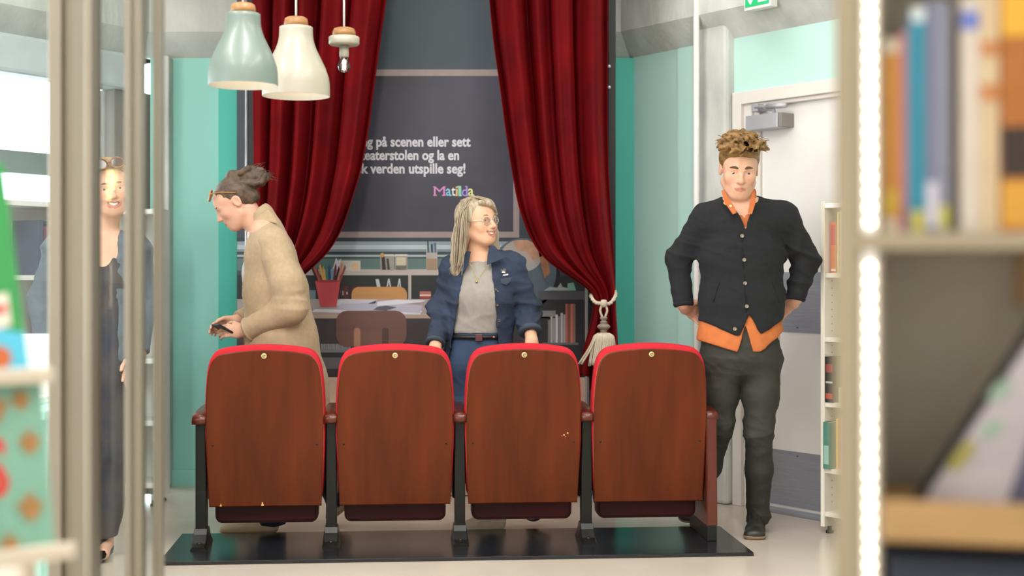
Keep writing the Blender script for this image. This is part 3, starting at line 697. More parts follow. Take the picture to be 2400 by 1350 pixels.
for i in range(4):
    o2 = RO+EX*.5605*i
    T = frame_T((o2[0], o2[1], 0), EX, EY)
    t = thing('theatre_seat', (o2[0], o2[1], TB), lbl[i], 'theatre seat', 'row of four theatre seats')
    tilt = .10
    V, Fc = loft_plate(back_outline(0, .868, .187, 0), [(0.0, .004), (.003, 0), (.013, 0), (.016, .004)], tilt)
    bk = obj('back_panel', V, Fc, M_seatwood, t, T=T)
    V, Fc = loft_plate(back_outline(0, .8685, .188, .0015), [(.0162, .001), (.0195, .001)], tilt)
    obj('plywood_edge', V, Fc, M_ply, bk, T=T)
    V, Fc = loft_plate(back_outline(0, .889, .23, .006), [(.0198, .006), (.03, 0), (.07, -.003), (.10, .008), (.115, .05), (.118, .09)], tilt)
    obj('back_cushion', V, Fc, M_redcl, t, True, T=T)
    # folded seat pan: rounded bottom corners
    V, Fc = prism_vf(rrect(-.226, .105, .226, .49, .03), .06, .16, .012)
    V[:, 0] *= 1-.02*np.clip((.19-V[:, 2])/.08, 0, 1)
    obj('folded_seat_pan', V, Fc, M_redshell, t, T=T)
    V, Fc = prism_vf(rrect(-.22, .12, .22, .5, .05), .16, .25, .03)
    obj('seat_cushion', V, Fc, M_redcl, t, T=T)
    yb = -tilt*(.84-.2)
    lathe('number_badge', [(0, -.004), (.0095, -.004), (.0125, -.0025), (.0125, .001)], (0, yb+.0, .843), M_brass, bk, 24, 'y', T=T)
    V, Fc = tube_vf([(.005*math.cos(a), yb-.0045, .843+.005*math.sin(a)) for a in np.linspace(0, 5.2, 14)], .0011, 5); obj('badge_mark', V, Fc, M_black, bk, True, T=T)
    for sx_ in (-.222, .222): lathe('screw', [(0, -.002), (.004, -.002), (.0055, .001)], (sx_, -tilt*(.458-.2), .458), M_black, bk, 10, 'y', T=T)
    if i == 0:
        for pts in ([(-.196, .190), (-.187, .190), (-.190, .204)], [(-.018, .19), (-.006, .19), (-.010, .203), (-.014, .208)]):
            prism('wood_chip', pts, -.0008+.0, .0008, M_chip, bk, T=T)
    if i == 2:
        for a, b_, r in ((.178, .489, .004), (.194, .497, .004), (.168, .485, .002), (.186, .481, .002)):
            lathe('scuff', [(0, -.0006), (r, -.0006), (r, .001)], (a, -tilt*(b_-.2), b_), M_chip, bk, 7, 'y', T=T)
    box('hinge_bar', (-.25, .04, .3), (.25, .06, .34), M_leg, t, T=T)
    stand(T, -.277, t)
    if i == 3:
        x = .272
        V, Fc = prism_vf([(x-.022, .085), (x+.024, .085), (x+.024, .556), (x-.022, .556)], -.055, .36, .004)
        V[:, 1] = np.where(V[:, 1] < .1, V[:, 1]+.02*np.clip((V[:, 2]-.085)/.4, 0, 1), V[:, 1])
        obj('end_panel', V, Fc, M_armwood, t, T=T)
        box('end_panel_foot', (x-.02, -.05, TB), (x+.022, .34, .084), M_black, t, bevel=.003, T=T)
        arm(T, x, t)
# ================================================================ RIGHT BOOKCASE BY THE DOOR
b0 = np.array([1.425, 6.57])
LB, DB = np.array([.655, -.755]), np.array([.755, .655])
T_b = frame_T((b0[0], b0[1], 0), LB, DB)
M_bc = mat('bookcase_cream', '#d9d2c4', rough=.45, var=.02)
bc = shelf_unit('wall_bookcase', T_b, 0, .92, 0, .3, (.10, .30, .605, .905, 1.20), 1.53, 'tall cream bookcase with pin holes beside the door', M_bc, .022)
box('top_board', (.022, .004, 1.5), (.898, .288, 1.522), M_white, bc, T=T_b)
M_hole = mat('pin_hole_dark', '#4a463e', rough=.8)
parts = []
for k in range(40):
    z = .14+k*.033; V, Fc = box_vf((.0216, .055, z-.0025), (.0224, .06, z+.0025)); parts.append((V, Fc))
V, Fc = join(parts); o = obj('pin_holes', V, Fc, M_hole, bc, T=T_b); o['kind'] = 'stuff'
def rbook(s0, w, z0, h, col, label, dpt=.2, y0=.035, stripe=None):
    m = mat('cover_'+col.lstrip('#'), col, rough=.45, var=.1, scale=25)
    t = thing('book', T_b(np.array([[s0+w/2, y0+dpt/2, z0]]))[0], label, 'book', 'books in the bookcase by the door')
    box('cover', (s0, y0, z0), (s0+.003, y0+dpt, z0+h), m, t, T=T_b)
    box('cover', (s0+w-.003, y0, z0), (s0+w, y0+dpt, z0+h), m, t, T=T_b)
    box('spine', (s0+.003, y0, z0), (s0+w-.003, y0+.004, z0+h), m, t, T=T_b)
    box('pages', (s0+.003, y0+.004, z0+.003), (s0+w-.003, y0+dpt-.004, z0+h-.003), mat('book_pages', '#e6dfcf', rough=.8), t, T=T_b)
    if stripe:
        for c, f0, f1 in stripe: box('spine_print', (s0+.004, y0-.0006, z0+h*f0), (s0+w-.004, y0, z0+h*f1), mat('print_'+c.lstrip('#'), c, rough=.5), t, T=T_b)
rbook(.03, .034, 1.20, .235, '#c8642c', 'orange book on the top shelf beside the door bookcase panel', stripe=[('#b5302c', .55, .95), ('#e6ddd0', .04, .08)])
rbook(.068, .012, 1.20, .28, '#e2cf4c', 'thin yellow book next to the orange one on the top shelf')
rbook(.082, .03, 1.20, .285, '#e4ddd2', 'white book after the thin yellow one on the top shelf')
rbook(.026, .045, .605, .21, '#23211f', 'black book with pale spine lettering on the middle shelf', y0=.0, stripe=[('#8a3a33', .66, .84), ('#b9b4aa', .42, .46), ('#a8452f', .08, .2)])
rbook(.076, .02, .605, .07, '#d8c9a6', 'short cream book beside the black book on the middle shelf')
rbook(.10, .03, .605, .2, '#d6d2c9', 'pale grey book right of the black book')
rbook(.024, .035, .30, .215, '#4d7a6b', 'dark green patterned book on the lowest book shelf', y0=-.012, stripe=[('#8fb0a0', .1, .5)])
rbook(.062, .01, .30, .23, '#e3c53f', 'thin yellow book on the lowest book shelf')
rbook(.073, .014, .30, .235, '#d9792b', 'orange book on the lowest book shelf')
rbook(.089, .04, .30, .235, '#e2d7c6', 'cream book with tiny red marks on the lowest shelf', stripe=[('#b5493a', .3, .34), ('#7a6a52', .6, .66)])
# open picture card leaning on the second shelf
V, Fc = prism_vf([(.05, .905), (.16, .905), (.16, 1.05), (.10, 1.0)], .1, .112)
tag(obj('leaning_card', V, Fc, M_offw, T=T_b), 'cream card leaning on the empty shelf of the door bookcase', 'card')
# ================================================================ FOREGROUND BOOKCASE, RIGHT
YS = 1.60
aR = math.radians(13.3)
T_s = frame_T((P(1956, 0, YS)[0], YS, 0), (math.cos(aR), -math.sin(aR)), (math.sin(aR), math.cos(aR)))
SP = YS/F_PX
M_fs = mat('foreground_shelf_beige', '#95876f', rough=.45, var=.03, scale=3)
M_fsb = mat('foreground_back_grey', '#d6cdb8', rough=.55, var=.03, scale=3)
fs = thing('lit_bookcase', T_s(np.array([[.3, .1, 0]]))[0], 'blurred beige bookcase with LED strip in the right foreground', 'bookcase')
def fz(py): return CAM_H-(py-HZ)*SP
box('upright', (0, 0, 0), (.0255, .26, 2.1), M_fs, fs, bevel=.001, T=T_s)
box('led_channel', (.0257, .004, 0), (.051, .02, 2.1), M_fs, fs, T=T_s)
box('inner_panel', (.0257, .0205, 0), (.045, .26, 2.1), M_fs, fs, T=T_s)
zs_ = fz(540); zt_ = fz(600)
box('shelf', (.0257, -.004, fz(586)), (.75, .26, fz(546)), M_fs, fs, bevel=.001, T=T_s)
box('shelf', (.0515, .0, 1.62), (.75, .26, 1.64), M_fs, fs, T=T_s)
box('back_panel', (.0455, .25, 0), (.75, .262, 2.1), M_fsb, fs, T=T_s)
box('upright', (.7505, 0, 0), (.776, .262, 2.1), M_fs, fs, T=T_s)
M_birch = mat('birch_ledge', '#a17e50', rough=.45, var=.1, scale=4, stretch=(1, 6, 6))
lz = fz(1186)
V, Fc = box_vf((.0525, -.01, lz-.034), (.70, .2, lz), .003); obj('display_ledge', V, Fc, M_birch, fs, T=T_s)
box('ledge_lip', (.0525, -.022, lz-.034), (.70, -.0105, lz+.012), M_birch, fs, bevel=.003, T=T_s)
box('hanging_rail', (.21, .15, fz(720)), (.235, .18, fz(586)), M_birch, fs, bevel=.002, T=T_s)
M_led = mat('led_emitter', '#fff0d8', rough=.4, emit=14, emit_col='#ffe0b8')
st = thing('led_strip', T_s(np.array([[.038, 0, .8]]))[0], 'glowing dotted LED strip along the foreground bookcase edge', 'light strip')
box('tape', (.031, .0024, .75), (.046, .0038, 1.6), M_white, st, T=T_s)
for k in range(49):
    z = .765+k*.0167
    if abs(z-(fz(566))) < .016: continue
    box('led', (.0358, .0009, z-.0026), (.0412, .0023, z+.0026), M_led, st, T=T_s)
def fbook(px0, px1, ptop, col, label, stripe=(), dpt=.17, y0=.035, zb=None):
    m = mat('cover_'+col.lstrip('#'), col, rough=.45, var=.08, scale=20)
    s0 = .0515+(px0-2075)*.000468; w = (px1-px0)*.000468
    z0 = fz(546); h = max(.1, (545-ptop)*.000492)
    t = thing('book', T_s(np.array([[s0+w/2, y0+dpt/2, z0]]))[0], label, 'book', 'books in the foreground bookcase')
    box('cover', (s0, y0, z0), (s0+.0025, y0+dpt, z0+h), m, t, T=T_s)
    box('cover', (s0+w-.0025, y0, z0), (s0+w, y0+dpt, z0+h), m, t, T=T_s)
    box('spine', (s0+.0025, y0, z0), (s0+w-.0025, y0+.003, z0+h), m, t, T=T_s)
    box('pages', (s0+.0025, y0+.003, z0+.003), (s0+w-.0025, y0+dpt-.003, z0+h-.003), mat('book_pages', '#e6dfcf', rough=.8), t, T=T_s)
    for c, f0, f1 in stripe: box('spine_print', (s0+.0006, y0-.0006, z0+h*f0), (s0+w-.0006, y0-.0001, z0+h*f1), mat('print_'+c.lstrip('#'), c, rough=.5), t, T=T_s)
fbook(2078, 2117, 95, '#cf8f3a', 'orange yellow book at the left of the foreground shelf', [('#dfd3bd', .93, 1), ('#d9b23a', .1, .22), ('#dfd0b8', 0, .08)])
fbook(2118, 2130, 80, '#c4706a', 'thin pink red book beside the orange one, foreground shelf', [('#b02a34', .02, .14)])
fbook(2131, 2142, 60, '#7d86a3', 'thin grey blue book between pink and teal, foreground shelf')
fbook(2143, 2178, 25, '#23829a', 'bright teal book on the foreground shelf', [('#cfd9dc', .94, 1), ('#b8b04a', 0, .1)])
fbook(2180, 2208, 10, '#6f7086', 'muted violet book right of the teal one, foreground shelf', [('#c5c0cc', .03, .22)])
fbook(2209, 2233, 15, '#7e8090', 'light slate book on the foreground shelf', [('#b9b14e', .02, .12)])
fbook(2234, 2252, 5, '#4a4235', 'dark olive book on the foreground shelf')
fbook(2258, 2300, 10, '#bdb0a2', 'wide pale beige book with blue mark near its top', [('#5a6cb0', .86, .94)], y0=.02)
fbook(2301, 2345, 5, '#bba583', 'sand coloured book with small orange marks, foreground shelf', [('#b0703f', .55, .62), ('#b0703f', .74, .8)], y0=.02)
fbook(2348, 2440, -20, '#9a5a1e', 'broad brown orange book at the far right of the shelf', [('#d09a2a', .78, .95), ('#2a1a12', .22, .42), ('#c08a2c', .02, .2)], y0=.015)
# leaning picture book with black edge on the birch ledge
th = math.radians(32)
pb = thing('leaning_picture_book', T_s(np.array([[.2, .08, lz]]))[0], 'black edged picture book leaning sideways on the birch ledge', 'book')
bx0, bz0 = .0515+(2148-2075)*.00048, lz+.001
def rot(a, b_): return (bx0+a*math.cos(th)+b_*math.sin(th), bz0+.0*th+a*(-math.sin(th))*-1*0-a*math.sin(th)+b_*math.cos(th))
def lean(name, a0, a1, b0_, b1_, y0, y1, m):
    # the lower left corner rests on the ledge; width runs down-right, so it is clipped by the ledge plane
    pts = [rot(a0, b0_), rot(a0, b1_), rot(a1, b1_), rot(a1, b0_)]
    out = []
    for i in range(4):
        p, q = pts[i], pts[(i+1) % 4]
        if p[1] >= lz: out.append(p)
        if (p[1]-lz)*(q[1]-lz) < 0: t_ = (lz-p[1])/(q[1]-p[1]); out.append((p[0]+t_*(q[0]-p[0]), lz))
    V, Fc = prism_vf(out, y0, y1); obj(name, V, Fc, m, pb, T=T_s)
lean('cover', 0, .3, 0, .36, .06, .072, M_black)
lean('cover_print', .011, .3, .004, .356, .0585, .0599, mat('picture_book_print', '#9b9296', rough=.5, var=.12, scale=14, col2='#b3a9ab'))
M_ol = mat('print_olive', '#948b45', rough=.5); M_gr = mat('print_grey_green', '#8b9f8b', rough=.5); M_dk = mat('print_dark_figure', '#4b4a5e', rough=.5)
for (px, py, rx, ry, m, n_) in ((2262, 1075, 26, 38, M_ol, 'printed_leaf'), (2350, 918, 26, 26, M_gr, 'printed_blot'), (2330, 1010, 30, 22, M_gr, 'printed_blot')):
    cx = .0515+(px-2075)*.00048; cz = fz(py)
    pts = [(cx+rx*.0005*math.cos(a)*.8+ry*.0003*math.sin(a), cz+ry*.00049*math.sin(a)) for a in np.linspace(0, 2*math.pi, 16, endpoint=False)]
    prism(n_, pts, .0572, .0584, m, pb, T=T_s)
prism('printed_figure', [(.19, lz+.002), (.24, lz+.002), (.24, lz+.11), (.215, lz+.08)], .0572, .0584, M_dk, pb, T=T_s)
nb = thing('storage_box', T_s(np.array([[.3, .1, 0]]))[0], 'dark blue storage box below the birch ledge', 'box')
M_nv = mat('navy_box', '#1a2130', rough=.6)
box('body', (.06, .0, .55), (.70, .2, fz(1305)), M_nv, nb, bevel=.004, T=T_s)
box('lid', (.055, -.005, fz(1304)), (.705, .205, fz(1290)), M_nv, nb, bevel=.003, T=T_s)
# ledge carrying the box, just below the frame
box('shelf', (.0525, 0, .52), (.75, .248, .549), M_fs, fs, T=T_s)
# ================================================================ DISPLAY RACK, LEFT FOREGROUND
AL, NLr = np.array([.8, .6]), np.array([.6, -.8])
e0 = P(70, 880, 2.02)
T_k = frame_T((e0[0], e0[1], 0), AL, -NLr)          # x along the rack (far end at 0), y into the rack, room side y<0
rk = thing('display_rack', T_k(np.array([[-.3, .1, 0]]))[0], 'cream sloping book display rack in the left foreground', 'rack')
M_rk = mat('rack_cream', '#d6c9b6', rough=.5, var=.04)
zA = CAM_H-(880-HZ)*2.02/F_PX; zB_ = CAM_H-(1283-HZ)*1.98/F_PX
def ledge(z, y0, x1=.021):
    box('ledge', (-.8, y0, z-.009), (x1, y0+.09, z), M_rk, rk, bevel=.003, T=T_k)
    box('ledge_lip', (-.8, y0-.011, z-.009), (x1, y0-.0005, z+.013), M_rk, rk, bevel=.004, T=T_k)
ledge(zA, -.03); ledge(zB_, -.10, .028)
for xx in (-.03, -.79):
    V, Fc = prism_vf([(0, 0), (1, 0), (1, 1), (0, 1)], 0, .02)
    pts = np.array([(-.13, 0.), (.22, 0.), (.22, 1.5), (.17, 1.5), (-.0, zA-.02), (-.06, zA-.2)])
    Vv = [(xx, a, b_) for a, b_ in pts]+[(xx+.018, a, b_) for a, b_ in pts]; n = len(pts)
    Fv = [list(range(n)), [i+n for i in range(n)][::-1]]+[[i, i+n, (i+1) % n+n, (i+1) % n] for i in range(n)]
    obj('side_panel', Vv, Fv, M_rk, rk, T=T_k)
def rack_book(z0, y0, x0, x1, h, lean_, colm, label, prints):
    """book standing on a ledge and leaning back; local plane coordinates (x, t) with t up the cover"""
    t = thing('picture_book', T_k(np.array([[(x0+x1)/2, y0, z0]]))[0], label, 'book', 'picture books on the display rack')
    c, s_ = math.cos(lean_), math.sin(lean_)
    def TT(V):
        V = np.asarray(V, float); X = V[:, 0]; u = V[:, 2]; w = V[:, 1]     # u up the cover, w out of the cover (towards +y into the rack)
        return T_k(np.stack([X, y0+u*s_+w*c, z0+.001+u*c-w*s_*.0+.0], 1))
    box('cover', (x0, 0, 0), (x1, .003, h), colm, t, T=TT)
    box('pages', (x0+.002, .0031, .002), (x1-.002, .012, h-.002), mat('book_pages', '#e6dfcf', rough=.8), t, T=TT)
    box('cover', (x0, .0121, 0), (x1, .015, h), colm, t, T=TT)
    for nm, pts, m in prints: prism(nm, pts, -.0012, -.0004, m, t, T=TT)
M_gb = mat('cover_green_picture', '#2f9448', rough=.4, var=.05)
M_sky = mat('print_sky_blue', '#54b9d6', rough=.4); M_wh = mat('print_white_cream', '#e6dccd', rough=.4); M_rd = mat('print_red', '#cf3a34', rough=.4); M_or = mat('print_orange', '#c5632a', rough=.4)
x1 = .0
rack_book(zA, .0, x1-.3, x1, .33, math.radians(21), M_gb, 'green picture book with blue band and red striped boat on the rack',
  [('printed_sea', [(x1-.3, .001), (x1, .001), (x1, .062), (x1-.04, .072), (x1-.3, .07)], M_sky)])
def disc2(cx, cy, r, n=20): return [(cx+r*math.cos(a), cy+r*math.sin(a)) for a in np.linspace(0, 2*math.pi, n, endpoint=False)]
gb = [o for o in bpy.data.objects if o.name.startswith('picture_book')][0]
def addprint(par, y0, z0, lean_, nm, pts, m, k=1):
    c, s_ = math.cos(lean_), math.sin(lean_)
    TT = lambda V: T_k(np.stack([V[:, 0], y0+V[:, 2]*s_+V[:, 1]*c, z0+.001+V[:, 2]*c], 1))
    prism(nm, pts, -.0012-.001*k, -.0004-.001*k, m, par, T=TT)
la = math.radians(21)
def strip(xa, xb, ta, tb, w): return [(xa, ta), (xb, tb), (xb, tb+w), (xa, ta+w)]
addprint(gb, 0, zA, la, 'printed_boat', strip(-.14, -.018, .045, .075, .05), M_wh)
addprint(gb, 0, zA, la, 'printed_stripe', strip(-.14, -.022, .062, .096, .012), M_rd, 2)
addprint(gb, 0, zA, la, 'printed_cabin', [(-.14, .1), (-.05, .122), (-.06, .14), (-.14, .14)], M_or, 1)
addprint(gb, 0, zA, la, 'printed_fish', disc2(-.04, .028, .017), M_or)
M_tb = mat('cover_sage_picture', '#7fae98', rough=.4, var=.05)
lb = math.radians(14)
rack_book(zB_, -.07, -.29, .012, .25, lb, M_tb, 'sage green picture book with brown animals and red letters on the rack', [])
tb = [o for o in bpy.data.objects if o.name.startswith('picture_book')][1]
M_br = mat('print_animal_brown', '#a87a45', rough=.5, var=.3, scale=60)
for (cx, cy, r) in ((-.02, .21, .012), (-.012, .15, .014), (-.06, .2, .02), (-.018, .06, .016), (-.09, .05, .02), (-.05, .012, .012)):
    addprint(tb, -.07, zB_, lb, 'printed_animal', [(cx+r*(1+.3*math.sin(5*a))*math.cos(a), cy+r*(1+.3*math.cos(4*a))*math.sin(a)) for a in np.linspace(0, 6.28, 18, endpoint=False)], M_br)
V, Fc = text_vf('S', 1, .03)
V = (V-V.min(0))/np.ptp(V[:, :2], axis=0).max()
c_, s_ = math.cos(lb), math.sin(lb)
TT = lambda V: T_k(np.stack([V[:, 0], -.07+V[:, 2]*s_+V[:, 1]*c_, zB_+.001+V[:, 2]*c_], 1))
obj('printed_letter', np.stack([-.085+V[:, 0]*.07, np.full(len(V), -.0014), .075+V[:, 1]*.085], 1), Fc, M_rd, tb, T=TT)
# ================================================================ LAMPS BEHIND THE CAMERA (mirrored faintly in the partition glass)
YM = 2*(YP+.03)+2.2          # depth at which a lamp standing at y = -2.2 shows in the pane
M_lant = mat('lantern_paper', '#ffdf9a', rough=.6, emit=26, emit_col='#ffd58a')
def mir(px, py): q = P(px, py, YM); return np.array([q[0], -2.2, q[2]])
c0, c1 = mir(233, 470), mir(270, 397)
ln = thing('wall_lantern', ((c0[0]+c1[0])/2, -2.2, c0[2]), 'lattice lantern mirrored in the glass beside the woman in dark dress', 'lamp')
box('paper', (c0[0], -2.24, c0[2]), (c1[0], -2.2, c1[2]), M_lant, ln)
for f in (0, .62, 1): box('lattice_bar', (c0[0]+(c1[0]-c0[0])*f-.004, -2.199, c0[2]), (c0[0]+(c1[0]-c0[0])*f+.004, -2.19, c1[2]), M_black, ln)
for f in (0, .18, .45, .8, 1): box('lattice_bar', (c0[0], -2.189, c0[2]+(c1[2]-c0[2])*f-.003), (c1[0], -2.18, c0[2]+(c1[2]-c0[2])*f+.003), M_black, ln)
tube('stand_pole', [((c0[0]+c1[0])/2, -2.22, .02), ((c0[0]+c1[0])/2, -2.22, c0[2]-.001)], .01, M_black, ln)
lathe('stand_foot', [(.14, 0), (.14, .015), (.012, .03)], ((c0[0]+c1[0])/2, -2.22, 0), M_black, ln)
M_tl = mat('led_shelf_strip', '#ffe9c8', rough=.5, emit=16, emit_col='#ffe3bd')
for px, y0, y1, n_ in ((233, 612, 770, 'taller'), (265, 612, 722, 'shorter')):
    a, b_ = mir(px-4.5, y1), mir(px+4.5, y0)
    t = thing('led_shelf_light', ((a[0]+b_[0])/2, -2.2, 0), n_+' vertical light bar mirrored in the partition glass', 'lamp')  # unseen upright bar, standing in for LED-lit bookshelves mirrored in the pane
    box('light_bar', (a[0], -2.22, a[2]), (b_[0], -2.2, b_[2]), M_tl, t)
    box('column', (a[0], -2.22, .02), (b_[0], -2.2, a[2]-.001), M_black, t)
    box('base', (a[0]-.08, -2.3, 0), (b_[0]+.08, -2.12, .02), M_black, t)
# ================================================================ ORGANIC SURFACES (signed distance fields -> one continuous mesh)
class Field:
    def __init__(self, lo, hi, h):
        self.lo = np.array(lo, float); self.h = h
        n = np.ceil((np.array(hi)-self.lo)/h).astype(int)+1
        self.n = n; self.a = np.full(tuple(n), 1.0, np.float32)
        self.ax = [self.lo[i]+h*np.arange(n[i]) for i in range(3)]
    def _win(self, lo, hi):
        i0 = np.maximum(np.floor((lo-self.lo)/self.h).astype(int), 0); i1 = np.minimum(np.ceil((hi-self.lo)/self.h).astype(int)+1, self.n)
        if (i1 <= i0).any(): return None
        sl = tuple(slice(a, b) for a, b in zip(i0, i1))
        g = [self.ax[i][sl[i]] for i in range(3)]
        return sl, g[0][:, None, None].astype(np.float32), g[1][None, :, None].astype(np.float32), g[2][None, None, :].astype(np.float32)
    def _mix(self, sl, d, k, op):
        a = self.a[sl]; d = d.astype(np.float32)
        if op == 'u':
            r = np.minimum(a, d); h = np.maximum(k-np.abs(a-d), 0)/k if k > 0 else 0
            self.a[sl] = r-h*h*k*.25
        else:
            d = -d; r = np.maximum(a, d); h = np.maximum(k-np.abs(a-d), 0)/k if k > 0 else 0
            self.a[sl] = r+h*h*k*.25
    def cone(self, a, b, ra, rb, k=.01, side=None, qa=1., qb=None, op='u', flat=False):
        a = np.array(a, float); b = np.array(b, float); qb = qa if qb is None else qb
        R = max(ra*max(qa, 1), rb*max(qb, 1))+k+4*self.h
        w = self._win(np.minimum(a, b)-R, np.maximum(a, b)+R)
        if w is None: return
        sl, x, y, z = w
        ab = b-a; L2 = float(ab@ab)+1e-12
        px, py, pz = x-a[0], y-a[1], z-a[2]
        t0 = (px*ab[0]+py*ab[1]+pz*ab[2])/L2; t = np.clip(t0, 0, 1)
        ox, oy, oz = px-t*ab[0], py-t*ab[1], pz-t*ab[2]
        d2 = ox*ox+oy*oy+oz*oz
        if side is not None:
            s = np.array(side, float); s /= np.linalg.norm(s)
            os_ = ox*s[0]+oy*s[1]+oz*s[2]; q = qa+(qb-qa)*t
            d2 = d2-os_*os_*(1-1/(q*q))
        d = np.sqrt(np.maximum(d2, 0))-(ra+(rb-ra)*t)
        if flat:
            L = math.sqrt(L2); d = np.maximum(d, (t0-1)*L)
        self._mix(sl, d, k, op)
    def ell(self, c, r, R=None, k=.01, op='u'):
        c = np.array(c, float); r = np.array(r, float); m = r.max()+k+4*self.h
        w = self._win(c-m, c+m)
        if w is None: return
        sl, x, y, z = w; x, y, z = x-c[0], y-c[1], z-c[2]
        if R is None: R = np.eye(3)
        u = [(R[i, 0]*x+R[i, 1]*y+R[i, 2]*z)/r[i] for i in range(3)]
        q = np.sqrt(u[0]**2+u[1]**2+u[2]**2)
        q2 = np.sqrt((u[0]/r[0])**2+(u[1]/r[1])**2+(u[2]/r[2])**2)+1e-9
        self._mix(sl, q*(q-1)/q2, k, op)
    def cut(self, p, n):
        p = np.array(p, float); n = np.array(n, float); n /= np.linalg.norm(n)
        d = ((self.ax[0]-p[0])*n[0])[:, None, None]+((self.ax[1]-p[1])*n[1])[None, :, None]+((self.ax[2]-p[2])*n[2])[None, None, :]
        self.a = np.maximum(self.a, d.astype(np.float32))
    def carve(self, planes):
        """remove the convex region inside all planes (point, outward normal)"""
        d = None
        for p, n in planes:
            n = np.array(n, float); n /= np.linalg.norm(n)
            e = ((self.ax[0]-p[0])*n[0])[:, None, None]+((self.ax[1]-p[1])*n[1])[None, :, None]+((self.ax[2]-p[2])*n[2])[None, None, :]
            d = e if d is None else np.maximum(d, e)
        self.a = np.maximum(self.a, -d.astype(np.float32))
    def mesh(self):
        a = self.a; h = self.h; s = a < 0
        c = np.zeros(tuple(np.array(a.shape)-1), np.int8)
        offs = [(i, j, k) for i in (0, 1) for j in (0, 1) for k in (0, 1)]
        nx, ny, nz = c.shape
        for i, j, k in offs: c += s[i:i+nx, j:j+ny, k:k+nz]
        mix = (c > 0) & (c < 8)
        idx = np.argwhere(mix); ids = np.full(c.shape, -1, np.int64); ids[mix] = np.arange(len(idx))
        vals = {o: a[idx[:, 0]+o[0], idx[:, 1]+o[1], idx[:, 2]+o[2]] for o in offs}
        acc = np.zeros((len(idx), 3)); cnt = np.zeros(len(idx))
        for o in offs:
            for ax in range(3):
                if o[ax]: continue
                o2 = list(o); o2[ax] = 1; o2 = tuple(o2)
                v1, v2 = vals[o], vals[o2]; cr = (v1 < 0) != (v2 < 0)
                t = np.where(cr, v1/np.where(cr, v1-v2, 1), 0)
                p = np.tile(np.array(o, float), (len(idx), 1)); p[:, ax] += t
                acc += p*cr[:, None]; cnt += cr
        V = self.lo+h*(idx+acc/np.maximum(cnt, 1)[:, None])
        Fc = []
        for ax in range(3):
            b, d = (ax+1) % 3, (ax+2) % 3
            sl1 = [slice(None)]*3; sl2 = [slice(None)]*3; sl1[ax] = slice(0, -1); sl2[ax] = slice(1, None)
            e = np.argwhere(s[tuple(sl1)] != s[tuple(sl2)])
            e = e[(e[:, b] > 0) & (e[:, d] > 0) & (e[:, b] < c.shape[b]) & (e[:, d] < c.shape[d])]
            if not len(e): continue
            q = []
            for db, dd in ((0, 0), (-1, 0), (-1, -1), (0, -1)):
                f = e.copy(); f[:, b] += db; f[:, d] += dd; q.append(ids[f[:, 0], f[:, 1], f[:, 2]])
            q = np.stack(q, 1); inside = s[e[:, 0], e[:, 1], e[:, 2]]
            q[~inside] = q[~inside][:, ::-1]
            Fc.append(q[(q >= 0).all(1)])
        return V, np.concatenate(Fc)
def fast_obj(name, V, Fc, m, parent, colors=None, relax=1):
    V = np.asarray(V, float)
    if relax:
        n = len(V)
        for _ in range(relax):                       # light Laplacian relaxation removes grid stepping
            acc = np.zeros_like(V); cnt = np.zeros(n)
            for i in range(4):
                a, b = Fc[:, i], Fc[:, (i+1) % 4]
                for k in range(3):
                    acc[:, k] += np.bincount(a, V[b, k], n)+np.bincount(b, V[a, k], n)
                cnt += np.bincount(a, minlength=n)+np.bincount(b, minlength=n)
            V = V*.5+.5*acc/np.maximum(cnt, 1)[:, None]
    origin = np.array([(V[:, 0].min()+V[:, 0].max())/2, (V[:, 1].min()+V[:, 1].max())/2, V[:, 2].min()])
    me = bpy.data.meshes.new(name); me.vertices.add(len(V)); me.vertices.foreach_set('co', (V-origin).astype(np.float32).ravel())
    nf = len(Fc); me.loops.add(nf*4); me.loops.foreach_set('vertex_index', np.asarray(Fc, np.int32).ravel())
    me.polygons.add(nf); me.polygons.foreach_set('loop_start', np.arange(0, nf*4, 4, dtype=np.int32))
    try: me.polygons.foreach_set('loop_total', np.full(nf, 4, np.int32))
    except Exception: pass
    me.polygons.foreach_set('use_smooth', np.ones(nf, bool)); me.update(calc_edges=True); me.validate()
    if m: me.materials.append(m)
    if colors is not None:
        at = me.color_attributes.new('Col', 'FLOAT_COLOR', 'POINT'); c4 = np.ones((len(V), 4), np.float32); c4[:, :3] = colors
        at.data.foreach_set('color', c4.ravel())
    o = bpy.data.objects.new(name, me); COL.objects.link(o)
    if parent is not None: o.parent = parent
    o.location = tuple(origin-wloc(parent)); o['_w'] = [float(x) for x in origin]
    return o
def normals(V, Fc):
    n = np.zeros_like(V); fn = np.cross(V[Fc[:, 2]]-V[Fc[:, 0]], V[Fc[:, 3]]-V[Fc[:, 1]])
    for i in range(4):
        for k in range(3): n[:, k] += np.bincount(Fc[:, i], fn[:, k], len(V))
    return n/(np.linalg.norm(n, axis=1)[:, None]+1e-12)
def wrinkle(V, Fc, amp, freq, seed, direc=(0, 0, 1), mask=None):
    """soft creases running across `direc`, warped so that no two are alike"""
    r = np.random.RandomState(seed); N = normals(V, Fc); d = np.array(direc, float); d /= np.linalg.norm(d)
    w = np.zeros(len(V))
    for i in range(4):
        dd = d+r.uniform(-.55, .55, 3); dd /= np.linalg.norm(dd); q = r.uniform(-1, 1, (2, 3))
        ph = V@dd*freq*(.6+.35*i)+1.6*np.sin(V@q[0]*freq*.35+r.uniform(0, 6))+r.uniform(0, 6)
        env = .5+.5*np.sin(V@q[1]*freq*.3+r.uniform(0, 6))
        w += (1-np.abs(np.sin(ph*.5)))**2*env/(1+.5*i)
    w = w-w.mean()
    if mask is not None: w = w*mask(V)
    return V+N*(amp*w)[:, None]
